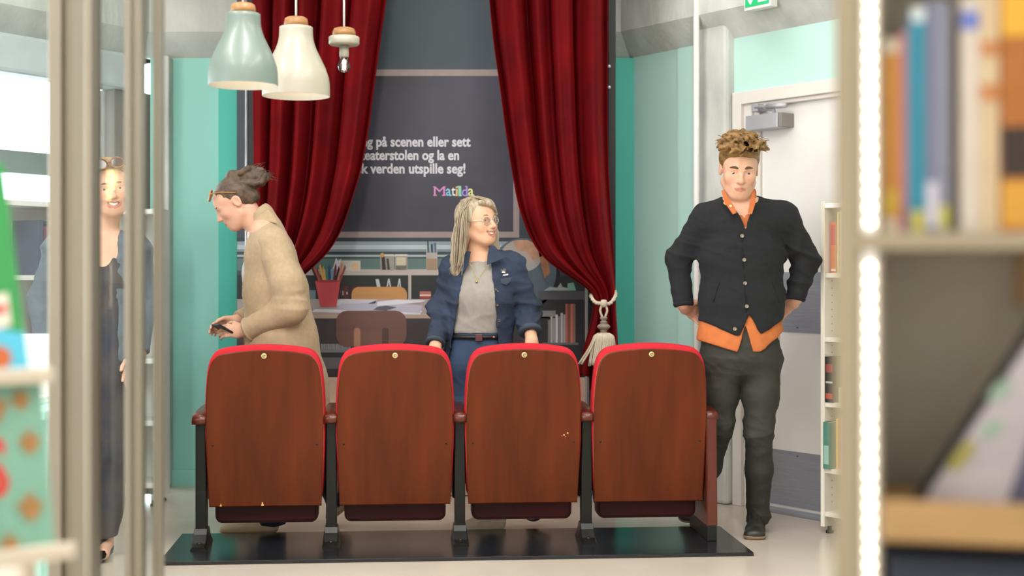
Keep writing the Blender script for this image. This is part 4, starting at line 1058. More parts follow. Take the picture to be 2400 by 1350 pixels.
def cloth(name, Fd, m, parent, wr=(), relax=2):
    V, Fc = Fd.mesh()
    for amp, freq, seed, direc, mask in wr: V = wrinkle(V, Fc, amp, freq, seed, direc, mask)
    return fast_obj(name, V, Fc, m, parent, relax=relax)
def chain(Fd, pts, k=.03, side=(1, 0, 0)):
    """pts: (point, half width along side, depth radius)"""
    for (p, w, d), (p2, w2, d2) in zip(pts[:-1], pts[1:]): Fd.cone(p, p2, d, d2, k, side, w/d, w2/d2)
def limb(Fd, pts, rs, k=.02, flat=False, side=None, q=1.):
    for i in range(len(pts)-1): Fd.cone(pts[i], pts[i+1], rs[i], rs[i+1], k if i else .035, side, q, op='u', flat=flat and i == len(pts)-2)
def hand(Fd, wrist, d, th, curl=.5, sc=1., spread=.1):
    """wrist point, pointing direction d, thumb-side direction th; fingers curl towards n = d x th (sign chosen by curl sign)"""
    d = np.array(d, float); d /= np.linalg.norm(d); th = np.array(th, float); th -= d*(th@d); th /= np.linalg.norm(th)
    n = np.cross(d, th)*(1 if curl >= 0 else -1); cu = abs(curl)
    Wp = np.array(wrist, float)
    Fd.cone(Wp, Wp+d*.03*sc, .022*sc, .019*sc, .02, th, 1.2, 1.6)
    Fd.cone(Wp+d*.03*sc, Wp+d*.085*sc, .0135*sc, .0125*sc, .02, th, 2.3, 3.0)
    tips = []
    for i, (o, L, r) in enumerate(((.029, .070, .0088), (.0098, .080, .0092), (-.0098, .074, .0088), (-.028, .058, .0078))):
        p = Wp+d*(.086-.004*abs(i-1))*sc+th*o*sc; a = cu*.7; dirv = d+th*(o*spread*8)
        for j, f in enumerate((.46, .30, .24)):
            dv = dirv*math.cos(a)+n*math.sin(a); q = p+dv/np.linalg.norm(dv)*L*f*sc
            Fd.cone(p, q, r*sc*(1-.07*j), r*sc*(1-.07*(j+1)), .004); p = q; a += cu*(.9 if j == 0 else .7)
        tips.append(p)
    p = Wp+d*.028*sc+th*.022*sc; q = p+(th*.62+d*.7+n*.25)*.04*sc; Fd.cone(p, q, .0125*sc, .0105*sc, .012)
    q2 = q+(th*.25+d*.9+n*.3*(1+cu))*.030*sc; Fd.cone(q, q2, .0102*sc, .0092*sc, .004)
    q3 = q2+(d*.9+n*.35*(1+cu))*.022*sc; Fd.cone(q2, q3, .0092*sc, .0075*sc, .004)
    return tips
def head_axes(yaw, pitch, roll=0):
    y, p, r = (math.radians(v) for v in (yaw, pitch, roll))
    x = np.array([math.cos(y), math.sin(y), 0]); f = np.array([math.sin(y), -math.cos(y), 0]); u = np.array([0, 0, 1.])
    f, u = f*math.cos(p)-u*math.sin(p), u*math.cos(p)+f*math.sin(p)
    x, u = x*math.cos(r)+u*math.sin(r), u*math.cos(r)-x*math.sin(r)
    return np.array([x, f, u])
def head(Fd, c, R, sc=1., smile=0., jaw=1.):
    c = np.array(c, float)
    def H(x, f, u): return c+sc*(x*R[0]+f*R[1]+u*R[2])
    def E(p, r, k=.012, op='u'): Fd.ell(H(*p), np.array(r)*sc, R, k, op)
    def C(p, q, ra, rb, k=.008, op='u'): Fd.cone(H(*p), H(*q), ra*sc, rb*sc, k, op=op)
    E((0, -.016, .038), (.0765, .096, .083), .01)
    E((0, .028, .03), (.066, .066, .066), .03)                      # brow block
    E((0, .030, -.042), (.060*jaw, .064, .078), .03)                # mid face and jaw
    for s in (-1, 1):
        E((s*.038, .058, -.022), (.026, .026, .026), .025)           # cheek bones
        C((s*.056*jaw, .002, -.055), (s*.022, .066, -.096), .017, .016, .03)   # jaw line
        if smile: E((s*.036, .068, -.036), (.019, .017, .017), .014)
    E((0, .070, -.097), (.021*jaw, .02, .018), .018)                # chin
    E((0, .077, -.062), (.03, .022, .028), .02)                     # muzzle
    for s in (-1, 1):
        E((s*.031, .104, .004), (.017, .017, .0125), .016, 's')      # eye sockets
        C((s*.012, .089, .022), (s*.046, .074, .020), .0075, .006, .012)      # brow ridge
        C((s*.018, .0840, .0098), (s*.044, .0770, .0078), .0044, .0042, .004)  # upper lid
        C((s*.020, .0825, -.0036), (s*.043, .0765, -.0024), .0036, .0034, .004)  # lower lid
    C((0, .088, .016), (0, .111, -.026), .0085, .0100, .010)        # nose
    E((0, .110, -.030), (.0105, .011, .009), .010)
    for s in (-1, 1): E((s*.0125, .097, -.032), (.0085, .011, .0075), .005)
    w = .021+.009*smile
    for s in (-1, 1):
        up = .006*smile
        C((0, .0965, -.0585+.002*smile), (s*w, .080-.004*smile, -.060+up), .0048-.0012*smile, .0028, .004)          # upper lip
        C((0, .0945, -.0705-.008*smile), (s*w, .079-.004*smile, -.062+up), .0056-.0012*smile, .0028, .004)  # lower lip
        if smile: C((0, .100, -.066-.002*smile), (s*w*.86, .086, -.060+up), .0072*smile, .0055*smile, .002, 's')
        else: C((0, .1035, -.0640), (s*w, .084, -.0615), .0022, .0015, .002, 's')
    for s in (-1, 1):
        E((s*.077, -.012, .000), (.010, .021, .032), .008)
        E((s*.083, -.010, .002), (.005, .012, .020), .004, 's')
    return H
def skin_colors(V, c, R, sc, base, lip=(.62, .22, .20), smile=0.):
    q = (V-np.array(c))@R.T/sc
    col = np.tile(np.array(base), (len(V), 1))
    def blend(mask, colr, amt):
        m = np.clip(mask, 0, 1)[:, None]*amt; return col*(1-m)+np.array(colr)*m
    near = (np.abs(q) < .2).all(1)
    cheek = np.zeros(len(V))
    for s in (-1, 1): cheek += np.exp(-(((q[:, 0]-s*.04)/.02)**2+((q[:, 1]-.07)/.03)**2+((q[:, 2]+.025)/.018)**2))
    col = blend(cheek*near, (base[0]*1.0, base[1]*.72, base[2]*.68), .6)
    nose = np.exp(-((q[:, 0]/.014)**2+((q[:, 1]-.11)/.015)**2+((q[:, 2]+.03)/.015)**2)); col = blend(nose*near, (base[0], base[1]*.75, base[2]*.7), .5)
    w = .024+.008*smile
    lipm = (np.abs(q[:, 0]) < w) & (q[:, 1] > .078) & (np.abs(q[:, 2]+.065+.002*smile-.006*smile*(q[:, 0]/w)**2) < (.0085+.006*smile)*np.sqrt(np.clip(1-(q[:, 0]/w)**2, 0, 1))+.001)
    col = blend(lipm*1., lip, .75)
    return col
M_skin = mat('skin', '#ffffff', rough=.5, var=.04, scale=40, sss=.12, attr='Col', spec=.35)
M_eyew = mat('eye_white', '#d9d4cf', rough=.15); M_iris = mat('iris', '#3a4650', rough=.1); M_teeth = mat('teeth', '#e8e2d4', rough=.25)
def eyes(H, R, sc, parent, iris=M_iris, gaze=(0, 0)):
    for s in (-1, 1):
        c = H(s*.0315, .0730, .0030)
        V, Fc = lathe_vf([(.0125*math.sin(a), -.0125*math.cos(a)) for a in np.linspace(0, math.pi, 11)], 16)
        e = obj('eye', V*sc+c, Fc, M_eyew, parent, True)
        g = R[1]+gaze[0]*R[0]+gaze[1]*R[2]; g /= np.linalg.norm(g)
        u = np.cross(g, R[0]); u /= np.linalg.norm(u); v = np.cross(g, u)
        ring = [(r, d) for r, d in ((.0, .0131), (.003, .0130), (.0066, .0112), (.0066, .0085))]
        V = []; Fc = []; n = 12
        for r, d_ in ring:
            for i in range(n):
                a = 2*math.pi*i/n; V.append(c+sc*(g*d_+u*r*math.cos(a)+v*r*math.sin(a)))
        for k in range(len(ring)-1):
            for i in range(n): Fc.append([k*n+i, k*n+(i+1) % n, (k+1)*n+(i+1) % n, (k+1)*n+i])
        obj('iris', V, Fc, iris, e, True)
def brows(H, parent, m, t=1.):
    for s in (-1, 1):
        tube('eyebrow', smooth_line([H(s*.013, .0945, .0245), H(s*.030, .0905, .0285), H(s*.049, .0765, .0235)], 10), np.array([.003, .0042, .0045, .0045, .0045, .0042, .004, .0035, .003, .002])*t, m, parent, 6)
def teeth(H, parent):
    xs = np.linspace(-.0235, .0235, 11)
    top = [H(x, .0980-.0155*(abs(x)/.0235)**1.8, -.0575+.004*(x/.021)**2) for x in xs]; bot = [H(x, .0965-.0155*(abs(x)/.0235)**1.8, -.068+.009*(x/.021)**2) for x in xs]
    obj('teeth', np.array(top+bot), [[i, i+1, 11+i+1, 11+i] for i in range(10)], M_teeth, parent, True)
def shoe(parent, heel, toe, m, msole, w=.04, h=.06, lift=0., name='shoe', lace=None):
    """heel and toe: ground points (heel may be raised by lift)"""
    heel = np.array(heel, float); toe = np.array(toe, float); d = toe-heel; L = np.linalg.norm(d[:2]); dv = d/np.linalg.norm(d)
    side = np.cross(dv, [0, 0, 1]); side /= np.linalg.norm(side)
    lo = np.minimum(heel, toe)-.1; hi = np.maximum(heel, toe)+.16
    def build(F, g):
        up = np.array([0, 0, 1.])
        F.cone(heel+dv*.04+up*.035, heel+dv*L*.55+up*.030, .034+g, .032+g, .02, side, w/.034)
        F.cone(heel+dv*L*.55+up*.030, toe-dv*.045+up*.022, .032+g, .024+g, .02, side, w/.032, (w+.006)/.024)
        F.cone(heel+dv*.045+up*.045, heel+dv*.055+up*(h+.03), .034+g, .036+g, .02, side, 1.0)
        F.cone(heel+dv*.07+up*(h+.0), heel+dv*L*.6+up*.045, .028+g, .02+g, .02, side, 1.1)
    F = Field(lo, hi, .0045); build(F, 0)
    nrm = np.cross(side, dv); nrm = nrm if nrm[2] > 0 else -nrm
    F.cut(heel+nrm*.012, -nrm)
    s = cloth(name, F, m, parent, relax=1)
    F = Field(lo, hi, .0045); build(F, .0035); F.cut(heel+nrm*.001, -nrm); F.cut(heel+nrm*.017, nrm)
    cloth('sole', F, msole, s, relax=1)
    if lace:
        for i in range(4):
            q = heel+dv*(L*(.42+.085*i)); z = .083-.013*i
            tube('lace', smooth_line([q-side*.028+[0, 0, z-.022], q+[0, 0, z], q+side*.028+[0, 0, z-.022]], 8), .003, lace, s, 6)
    return s
# ================================================================ PEOPLE
def bounds(pts, pad): p = np.array(pts); return p.min(0)-pad, p.max(0)+pad
def seg_planes(poly, ymax):
    """convex polygon in world XZ (any order around) -> carve planes, limited to y < ymax"""
    poly = np.array(poly); c = poly.mean(0); out = []
    for i in range(len(poly)):
        a, b = poly[i], poly[(i+1) % len(poly)]; d = b-a; n = np.array([d[1], -d[0]])
        if n@(a-c) < 0: n = -n
        out.append(((a[0], 0, a[1]), (n[0], 0, n[1])))
    out.append(((0, ymax, 0), (0, 1, 0)))
    return out
def strands(name, m, parent, curves, r):
    parts = []
    for c in curves:
        n = 10; L = smooth_line(c, n); parts.append(tube_vf(L, np.linspace(1, .35, n)*r, 5))
    V, Fc = join(parts); o = obj(name, V, Fc, m, parent, True); o['kind'] = 'stuff'; return o
def buttons(parent, pts, m, r=.0085):
    for p in pts:
        V, Fc = lathe_vf([(0, -.002), (r*.6, -.002), (r*.7, -.0035), (r, -.003), (r, .004)], 16, p, 'y'); obj('button', V, Fc, m, parent, True)
def front(Fd, px, py, Y, y0=-.4):
    """first surface point of a field met along y at pixel (px, py)"""
    best = None
    for yy in np.arange(Y+y0, Y+.3, Fd.h*.5):
        q = P(px, py, yy); i = np.round((q-Fd.lo)/Fd.h).astype(int)
        if (i < 0).any() or (i >= Fd.n).any(): continue
        if Fd.a[tuple(i)] < 0: return q
    return P(px, py, Y-.12)
# ---------------------------------------------------------------- the man in the cardigan
def man():
    Y = 6.47
    def J(px, py, dy=0.): return P(px, py, Y+dy)
    t = thing('person', (J(1735, 900)[0], Y, 0), 'man in dark cardigan and orange shirt walking with hands on hips', 'person')
    HC = J(1732, 397, -.03); R = head_axes(-3, 17, -2); sc = 1.06
    shL, shR = J(1657, 515, .01), J(1833, 510, .01)
    elL, elR = J(1589, 606, .07), J(1887, 600, .05)
    wrL, wrR = J(1601, 712, .04), J(1865, 698, .04)
    hipL, hipR = J(1690, 830), J(1782, 830)
    knL, knR = J(1685, 1005, -.02), J(1778, 1012, -.03)
    anL, anR = J(1637, 1168, .24), J(1776, 1195, .1)
    gY = 6.47
    # ---- body
    lo, hi = bounds([shL, elL, elR, wrL, HC+[0, 0, .16], anL*[1, 1, 0], J(1776, 1265, -.2)], .13)
    lo[2] = -.01; lo[1] = Y-.32; hi[1] = max(hi[1], Y+.42)
    F = Field(lo, hi, .005)
    tors = [(J(1737, 505, .01), .15, .085), (J(1738, 575), .165, .105), (J(1738, 690), .155, .10), (J(1737, 790), .165, .105), (J(1736, 840, .01), .15, .1)]
    chain(F, tors)
    for s_, e_, w_ in ((shL, elL, wrL), (shR, elR, wrR)): limb(F, [s_, e_, w_], [.052, .042, .028])
    for h_, k_, a_ in ((hipL, knL, anL), (hipR, knR, anR)): limb(F, [h_, h_*.5+k_*.5, k_, k_*.5+a_*.5, a_], [.07, .056, .042, .038, .03])
    F.cone(anR, J(1772, 1236, .04), .026, .018, .02); F.cone(anL, J(1622, 1215, .25), .026, .016, .02)
    F.cone(HC-R[2]*.07-R[1]*.02, J(1735, 500, .02), .056, .062, .03)
    for s_ in (shL, shR): F.cone(J(1735, 485, .02), s_, .05, .05, .04)
    hand(F, wrL, (.62, .55, -.42), (.45, -.2, .75), curl=.5, sc=1.02)
    hand(F, wrR, (-.45, .6, -.5), (-.45, -.2, .75), curl=-.5, sc=1.02)
    H = head(F, HC, R, sc, jaw=1.03)
    V, Fc = F.mesh(); base = lin('#d8a78c')
    b = fast_obj('body', V, Fc, M_skin, t, skin_colors(V, HC, R, sc, base, lin('#b5695f')))
    eyes(H, R, sc, t, gaze=(.1, -.3)); M_bw = mat('man_brow', '#5c4026', rough=.8); brows(H, t, M_bw, 1.35)
    # ---- hair
    M_h = mat('tousled_hair', '#5c4022', rough=.55, col2='#a27b44', scale=14, stretch=(2, 2, 5), contrast=(.3, .7), bump=.4, bscale=120)
    Fh = Field(HC-[.15, .16, .1], HC+[.15, .18, .21], .004)
    def E(p, r, k=.015, op='u'): Fh.ell(H(*p), np.array(r)*sc, R, k, op)
    E((0, -.020, .050), (.087, .102, .092))
    E((0, .012, .098), (.080, .088, .046), .02)
    r_ = random.Random(5)
    for i in range(110):
        az = r_.uniform(0, 6.28); el = r_.uniform(.05, 1.5)
        n_ = np.array((math.cos(el)*math.cos(az), math.cos(el)*math.sin(az), math.sin(el)))
        if n_[1] < -.3 and n_[2] < .4: continue
        p = np.array((0, .008, .094))+n_*[.078, .086, .044]; q = p+n_*r_.uniform(.008, .026)+np.array((r_.uniform(-.012, .012), .008, r_.uniform(-.004, .012)))
        q2 = q+np.array((r_.uniform(-.022, .022), r_.uniform(-.005, .02), r_.uniform(-.016, .006)))
        Fh.cone(H(*p), H(*q), .013, .010, .006); Fh.cone(H(*q), H(*q2), .010, .006, .004)
    Fh.ell(H(0, .118, .022), np.array((.071, .066, .060))*sc, R, .006, 's')      # face opening
    for s in (-1, 1): Fh.ell(H(s*.088, -.006, -.022), np.array((.03, .032, .036))*sc, R, .006, 's')
    Fh.cut(H(0, 0, -.05), -R[2]); Fh.ell(H(0, .12, -.09), np.array((.1, .085, .11))*sc, R, .006, 's')
    cloth('hair', Fh, M_h, t, [(.004, 120, 3, (0, .3, 1), None)], relax=1)
    cv = []
    for i in range(170):
        az = r_.uniform(0, 6.28); el = r_.uniform(.1, 1.5); n_ = np.array((math.cos(el)*math.cos(az), math.cos(el)*math.sin(az), math.sin(el)))
        if n_[1] < -.3 and n_[2] < .4: continue
        p = np.array((0, .008, .096))+n_*[.08, .088, .048]; L = r_.uniform(.015, .034); e = np.array((r_.uniform(-1, 1), r_.uniform(-.2, .8), r_.uniform(-.6, .2)))
        cv.append([H(*p), H(*(p+n_*L*.5)), H(*(p+n_*L*.9+e*L*.4)), H(*(p+n_*L+e*L*.9))])
    strands('hair_strands', M_h, t, cv, .0022)
    # ---- trousers
    M_j = mat('charcoal_denim', '#25241f', rough=.75, col2='#34322b', scale=8, bump=.2, bscale=400)
    F = Field((lo[0]+.05, Y-.28, .03), (hi[0]-.05, hi[1], J(0, 740)[2]), .005)
    chain(F, [(J(1736, 770), .178, .115), (J(1735, 835), .178, .118)], .03)
    limb(F, [J(1687, 850), J(1688, 930, -.01), knL, J(1662, 1090, .1), anL], [.092, .078, .062, .055, .046], .03, True)
    limb(F, [J(1785, 850), J(1784, 930, -.015), knR, J(1779, 1100, .03), J(1775, 1222, .11)], [.092, .078, .064, .06, .054], .03, True)
    kn = lambda V: .35+1.3*np.exp(-((V[:, 2]-.48)/.09)**2)+1.6*np.exp(-((V[:, 2]-.08)/.09)**2)+.7*np.exp(-((V[:, 2]-.78)/.08)**2)
    tr_ = cloth('jeans', F, M_j, t, [(.008, 55, 4, (0, 0, 1), kn), (.004, 110, 9, (.3, 0, 1), kn)])
    F.cut  # (kept whole)
    # ---- shirt
    M_s = mat('orange_shirt', '#c06a35', rough=.8, var=.08, scale=30, bump=.15, bscale=300)
    F = Field(J(1600, 830, -.25), J(1860, 440, .25), .005)
    chain(F, [(J(1736, 500, .02), .085, .066), (J(1737, 528, .005), .12, .088), (J(1738, 600), .172, .112), (J(1738, 700), .174, .112), (J(1736, 765), .178, .116), (J(1735, 800), .188, .125), (J(1735, 830), .190, .127)], .03)
    F.cone(J(1735, 480, .012), J(1735, 455, .0), .072, .069, .02)
    # tails: two rounded points with a split between them
    z = lambda py: J(0, py)[2]
    X = lambda px: J(px, 0)[0]
    F.cut(J(1735, 822), (0, 0, -1)); F.cut(J(1660, 805), (-.30, 0, -1)); F.cut(J(1800, 800), (.75, 0, -1))
    F.carve(seg_planes([(X(1737), z(760)), (X(1716), z(832)), (X(1757), z(832))], Y+.0))
    F.carve(seg_planes([(X(1704), z(438)), (X(1766), z(438)), (X(1738), z(516))], Y-.0))
    F.cone(J(1735, 478, .012), J(1735, 430, .0), .064, .061, .005, op='s')
    cloth('shirt', F, M_s, t, [(.004, 70, 12, (.4, 0, 1), None)])
    FB = F
    for poly in ([(1694, 446), (1699, 443), (1719, 486), (1722, 500), (1713, 504), (1699, 478)], [(1772, 446), (1767, 443), (1753, 486), (1749, 500), (1757, 504), (1769, 478)]):
        pts = [PXZ(a, b_, Y-.09) for a, b_ in poly]
        V, Fc = prism_vf(pts, Y-.040, Y-.034, .002)
        V[:, 1] -= np.clip((z(443)-V[:, 2])/.125, 0, 1)*.115
        obj('shirt_collar', V, Fc, M_s, t)
    buttons(t, [J(1712, 483, -.117)], mat('pale_button', '#e0d2bf', rough=.3), .006)
    # ---- cardigan
    M_c = mat('charcoal_cardigan', '#15161a', rough=.9, var=.15, scale=60, bump=.3, bscale=500, sheen=.06, sheen_col='#5c6470')
    F = Field(bounds([elL, elR], .12)[0]*[1, 1, 0]+[0, -.16, J(0, 800)[2]], bounds([elL, elR], .12)[1]*[1, 1, 0]+[0, .06, J(0, 430)[2]], .005)
    chain(F, [(J(1736, 497, .025), .115, .078), (J(1737, 530, .005), .165, .108), (J(1738, 600), .187, .127), (J(1738, 700), .186, .127), (J(1736, 775), .198, .140)], .035)
    for s_, e_, w_ in ((shL, elL, wrL), (shR, elR, wrR)):
        limb(F, [s_, e_, w_+(e_-w_)*-.06], [.069, .060, .045], .03, True)
        F.cone(J(1735, 490, .03), s_, .062, .066, .05)
    # neckline and lower opening
    F.carve(seg_planes([(X(1694), z(438)), (X(1776), z(438)), (X(1739), z(541))], Y+.01))
    F.cone(J(1735, 490, .01), J(1735, 420, .0), .08, .078, .01, op='s')
    F.carve(seg_planes([(X(1746), z(735)), (X(1716), z(800)), (X(1783), z(800))], Y))
    F.cut(J(1736, 783), (0, 0, -1)); F.cut(J(1640, 752, 0), (-.42, 0, -1)); F.cut(J(1832, 748, 0), (.55, 0, -1))
    elz = z(606)
    mk = lambda V: .25+1.5*np.exp(-((V[:, 2]-elz+.03)/.09)**2)*(np.abs(V[:, 0]-X(1737)) > .19)+.5*(np.abs(V[:, 2]-z(570)) < .05)
    cd_ = cloth('cardigan', F, M_c, t, [(.013, 62, 21, (0, 0, 1), mk), (.004, 80, 5, (.5, 0, 1), None)])
    pts = [front(F, a, b_, Y)-[0, .004, 0] for a, b_ in ((1739, 553), (1744, 609), (1746, 664), (1750, 718))]+[front(F, 1722, 771, Y)-[0, .004, 0]]
    buttons(cd_, pts, mat('horn_button', '#8d7f70', rough=.3, var=.3, scale=300))
    seam = mat('cardigan_seam', '#0c0d10', rough=.9)
    def onf(px, py): return front(F, px, py, Y)-[0, .0005, 0]
    tube('placket_seam', [onf(1738+(y_-545)*.058, y_) for y_ in range(548, 740, 8)], .0028, seam, cd_, 6)
    tube('pocket_seam', [onf(1686-(y_-660)*.31, y_) for y_ in range(660, 716, 8)], .0025, seam, cd_, 6)
    tube('pocket_seam', [onf(1812+(y_-660)*.28, y_) for y_ in range(660, 712, 8)], .0025, seam, cd_, 6)
    rib = mat('cardigan_rib', '#17191d', rough=.95, var=.3, scale=200)
    def ring(p, d, r, m, n='cuff'):
        d = d/np.linalg.norm(d); u = np.cross(d, [0.1, 1, 0.2]); u /= np.linalg.norm(u); w_ = np.cross(d, u)
        tube(n, [p+r*(math.cos(a)*u+math.sin(a)*w_) for a in np.linspace(0, 2*math.pi, 24, endpoint=False)], .006, m, cd_, 6, True)
    for e_, w_ in ((elL, wrL), (elR, wrR)): ring(w_+(e_-w_)*.0, w_-e_, .041, rib)
    # ---- shoes
    M_sh = mat('dark_leather', '#2b2925', rough=.45, var=.2, scale=20); M_so = mat('tan_sole', '#8a755c', rough=.7)
    z0 = P(1776, 1262, 6.43)
    shoe(t, P(1773, 1232, 6.63)*[1, 1, 0], P(1767, 1266, 6.36)*[1, 1, 0], M_sh, M_so, .042, .095, lace=mat('dark_lace', '#54402f', rough=.8))
    shoe(t, np.array([P(1640, 1190, 6.74)[0], 6.80, .075]), np.array([P(1600, 1240, 6.7)[0]-.0, 6.70, .0]), M_sh, M_so, .042, .07)
    return t
man()
# ---------------------------------------------------------------- the woman in the denim shirt
def woman_mid():
    Y = 6.66
    def J(px, py, dy=0.): return P(px, py, Y+dy)
    X = lambda px: J(px, 0)[0]; z = lambda py: J(0, py)[2]
    t = thing('person', (X(1130), Y, 0), 'smiling woman with glasses in denim jacket and grey shirt behind the seats', 'person')
    HC = J(1119, 521, .0); R = head_axes(47, -4, 4); sc = .94
    shL, shR = J(1062, 630, .02), J(1198, 622, .02)
    elL, elR = J(1036, 722, .03), J(1236, 718, .03); wrL, wrR = J(1020, 812, -.12), J(1246, 800, -.10)
    lo, hi = bounds([elL, elR, wrL, wrR, HC+[0, 0, .14], J(1187, 1243), J(1290, 1215), J(1075, 1243)], .13); lo[2] = -.01; lo[1] = Y-.3; hi[1] = Y+.3
    F = Field(lo, hi, .005)
    chain(F, [(J(1128, 628, .02), .13, .075), (J(1130, 680), .135, .10), (J(1122, 760), .115, .09), (J(1122, 840), .15, .105)])
    limb(F, [shL, elL, wrL], [.045, .036, .025]); limb(F, [shR, elR, wrR], [.045, .036, .027])
    hpL, hpR, knL, knR, anL, anR = J(1092, 870), J(1155, 870), J(1092, 1040, -.04), J(1190, 1045, .03), J(1160, 1205, .0), J(1262, 1180, .06)
    limb(F, [hpL, knL, anL], [.08, .05, .034]); limb(F, [hpR, knR, anR], [.08, .05, .034])
    F.cone(anL, J(1130, 1226, -.01), .026, .016, .02); F.cone(anR, J(1252, 1215, .06), .024, .016, .02)
    F.cone(HC-R[2]*.06-R[1]*.02, J(1126, 630, .02), .048, .054, .03)
    for s_ in (shL, shR): F.cone(J(1127, 618, .03), s_, .042, .042, .04)
    hand(F, wrL, (-.15, -.35, -1), (.9, -.3, .1), curl=.35, sc=.92); hand(F, wrR, (.05, -.3, -1), (-.9, -.3, .1), curl=-.35, sc=.92)
    H = head(F, HC, R, sc, smile=1., jaw=.95)
    V, Fc = F.mesh(); base = lin('#dfae8f')
    fast_obj('body', V, Fc, M_skin, t, skin_colors(V, HC, R, sc, base, lin('#b8605a'), 1.))
    eyes(H, R, sc, t, gaze=(.2, .05)); brows(H, t, mat('woman_brow', '#9a7a55', rough=.8), .8); teeth(H, t)
    # ---- hair: cap, long fall on both sides, fringe
    M_h = mat('ash_blonde_hair', '#8d7860', rough=.42, col2='#c3b49c', scale=10, stretch=(9, 9, .7), contrast=(.3, .7), bump=.35, bscale=60)
    Fh = Field(HC-[.2, .17, .3], HC+[.17, .18, .15], .004)
    def E(p, r, k=.015, op='u'): Fh.ell(H(*p), np.array(r)*sc, R, k, op)
    E((0, -.02, .042), (.087, .106, .092))
    for (pts, r0, q) in (([J(1090, 500, -.02), J(1078, 560, -.05), J(1073, 610, -.06), J(1072, 640, -.07)], .03, 1.4),
                         ([J(1095, 500, .03), J(1080, 570, .02), J(1070, 620, .0), J(1064, 640, -.03)], .034, 1.4),
                         ([J(1105, 490, .07), J(1108, 560, .09), J(1102, 620, .08)], .042, 1.5),
                         ([J(1140, 490, .07), J(1152, 550, .07), J(1158, 590, .06)], .03, 1.2)):
        for i in range(len(pts)-1): Fh.cone(pts[i], pts[i+1], r0*(1-.12*i), r0*(1-.12*(i+1)), .02, (1, 0, 0), q)
    Fh.cone(H(-.045, .078, .095), H(.02, .103, .066), .012, .008, .015); Fh.cone(H(.0, .09, .092), H(.062, .075, .03), .013, .008, .015)
    Fh.ell(H(-.014, .112, .010), np.array((.058, .072, .062))*sc, R, .008, 's')
    Fh.ell(H(.0, .10, -.06), np.array((.062, .075, .075))*sc, R, .01, 's')
    cloth('hair', Fh, M_h, t, [(.0035, 150, 8, (1, .5, .05), None)], relax=1)
    r_ = random.Random(8); cv = []
    for i in range(130):
        s0 = r_.uniform(-1, 1); bx = 1072+s0*14; dy_ = r_.uniform(-.09, .03)
        cv.append([H(-.05+.02*s0, -.01+.03*r_.uniform(-1, 1), .118), J(1088+s0*12-6, 500, dy_*.4-.05), J(1076+s0*16, 560, dy_-.03), J(bx, 615, dy_-.04), J(bx-4+r_.uniform(-6, 6), 640+r_.uniform(-18, 6), dy_-.04)])
    strands('hair_strands', M_h, t, cv, .0022)
    cv = []
    for i in range(45):
        a = r_.uniform(0, 1); cv.append([H(-.04+.03*a, .03, .128), H(-.02+.05*a, .085, .100), H(.01+.05*a, .104-.02*a, .07-.022*a), H(.035+.04*a, .094-.02*a, .045-.02*a)])
    strands('fringe_strands', M_h, t, cv, .0024)
    # ---- glasses
    M_g = mat('clear_glasses_frame', '#d7cdc2', rough=.2, metal=.3)
    g = thing('glasses', H(0, .1, 0), 'clear framed round glasses on the smiling woman', 'glasses')
    gl = glass_mat('spectacle_glass', (.98, .98, .98), 1.5)
    for s in (-1, 1):
        ring = [H(s*.033+.0225*math.cos(a), .103-.35*abs(s*.033+.0225*math.cos(a))*.6, .000+.0195*math.sin(a)) for a in np.linspace(0, 2*math.pi, 28, endpoint=False)]
        tube('rim', ring, .0013, M_g, g, 6, True)
        obj('lens', ring, [list(range(28))], gl, g)
        tube('temple', [H(s*.056, .092, .003), H(s*.076, .05, .006), H(s*.083, -.01, .008)], .0018, M_g, g, 6)
    tube('bridge', smooth_line([H(-.0105, .1, .005), H(0, .108, .008), H(.0105, .1, .005)], 8), .0015, M_g, g, 6)
    # ---- T-shirt
    M_t = mat('grey_tshirt', '#9a948c', rough=.85, var=.06, scale=40, bump=.1, bscale=300)
    F = Field(J(1035, 800, -.25), J(1235, 590, .25), .005)
    chain(F, [(J(1127, 628, .025), .105, .078), (J(1130, 665), .142, .11), (J(1130, 695, -.008), .142, .122), (J(1122, 770), .124, .104), (J(1122, 790), .124, .104)], .03)
    F.cone(J(1127, 628, .015), J(1125, 580, .0), .062, .06, .006, op='s'); F.cut(J(1122, 780), (0, 0, -1))
    ts = cloth('tshirt', F, M_t, t, [(.007, 42, 31, (.8, 0, .7), None), (.003, 90, 3, (.5, 0, 1), None)])
    p0 = front(F, 1115, 656, Y)
    tube('necklace', smooth_line([J(1098, 612, -.085), p0-[.0, .003, -.02], front(F, 1117, 661, Y)-[0, .003, 0], J(1146, 612, -.085)], 24), .0009, mat('gold', '#c9a24a', rough=.25, metal=1), t, 5)
    lathe('pendant', [(0, -.003), (.005, -.002), (.005, .002), (0, .003)], front(F, 1117, 661, Y)-[0, .005, 0], mat('gold', '#c9a24a'), t, 12, 'y')
    # ---- jeans with waistband
    M_j = mat('blue_denim', '#26344c', rough=.8, col2='#3b5272', scale=4, bump=.2, bscale=400)
    F = Field((lo[0]+.02, Y-.25, .03), (hi[0], Y+.25, z(765)), .005)
    chain(F, [(J(1122, 782), .128, .106), (J(1122, 850), .158, .115)], .03)
    limb(F, [J(1090, 875), J(1088, 960, -.02), knL, J(1120, 1120, -.03), anL], [.085, .07, .058, .055, .055], .03, True)
    limb(F, [J(1155, 875), J(1168, 960, .01), knR, J(1230, 1110, .04), anR], [.085, .07, .058, .052, .05], .03, True)
    F.cut(J(0, 774), (0, 0, 1))
    jn = cloth('jeans', F, M_j, t, [(.006, 60, 14, (.2, 0, 1), None)])
    M_belt = mat('dark_belt', '#1b1c20', rough=.5)
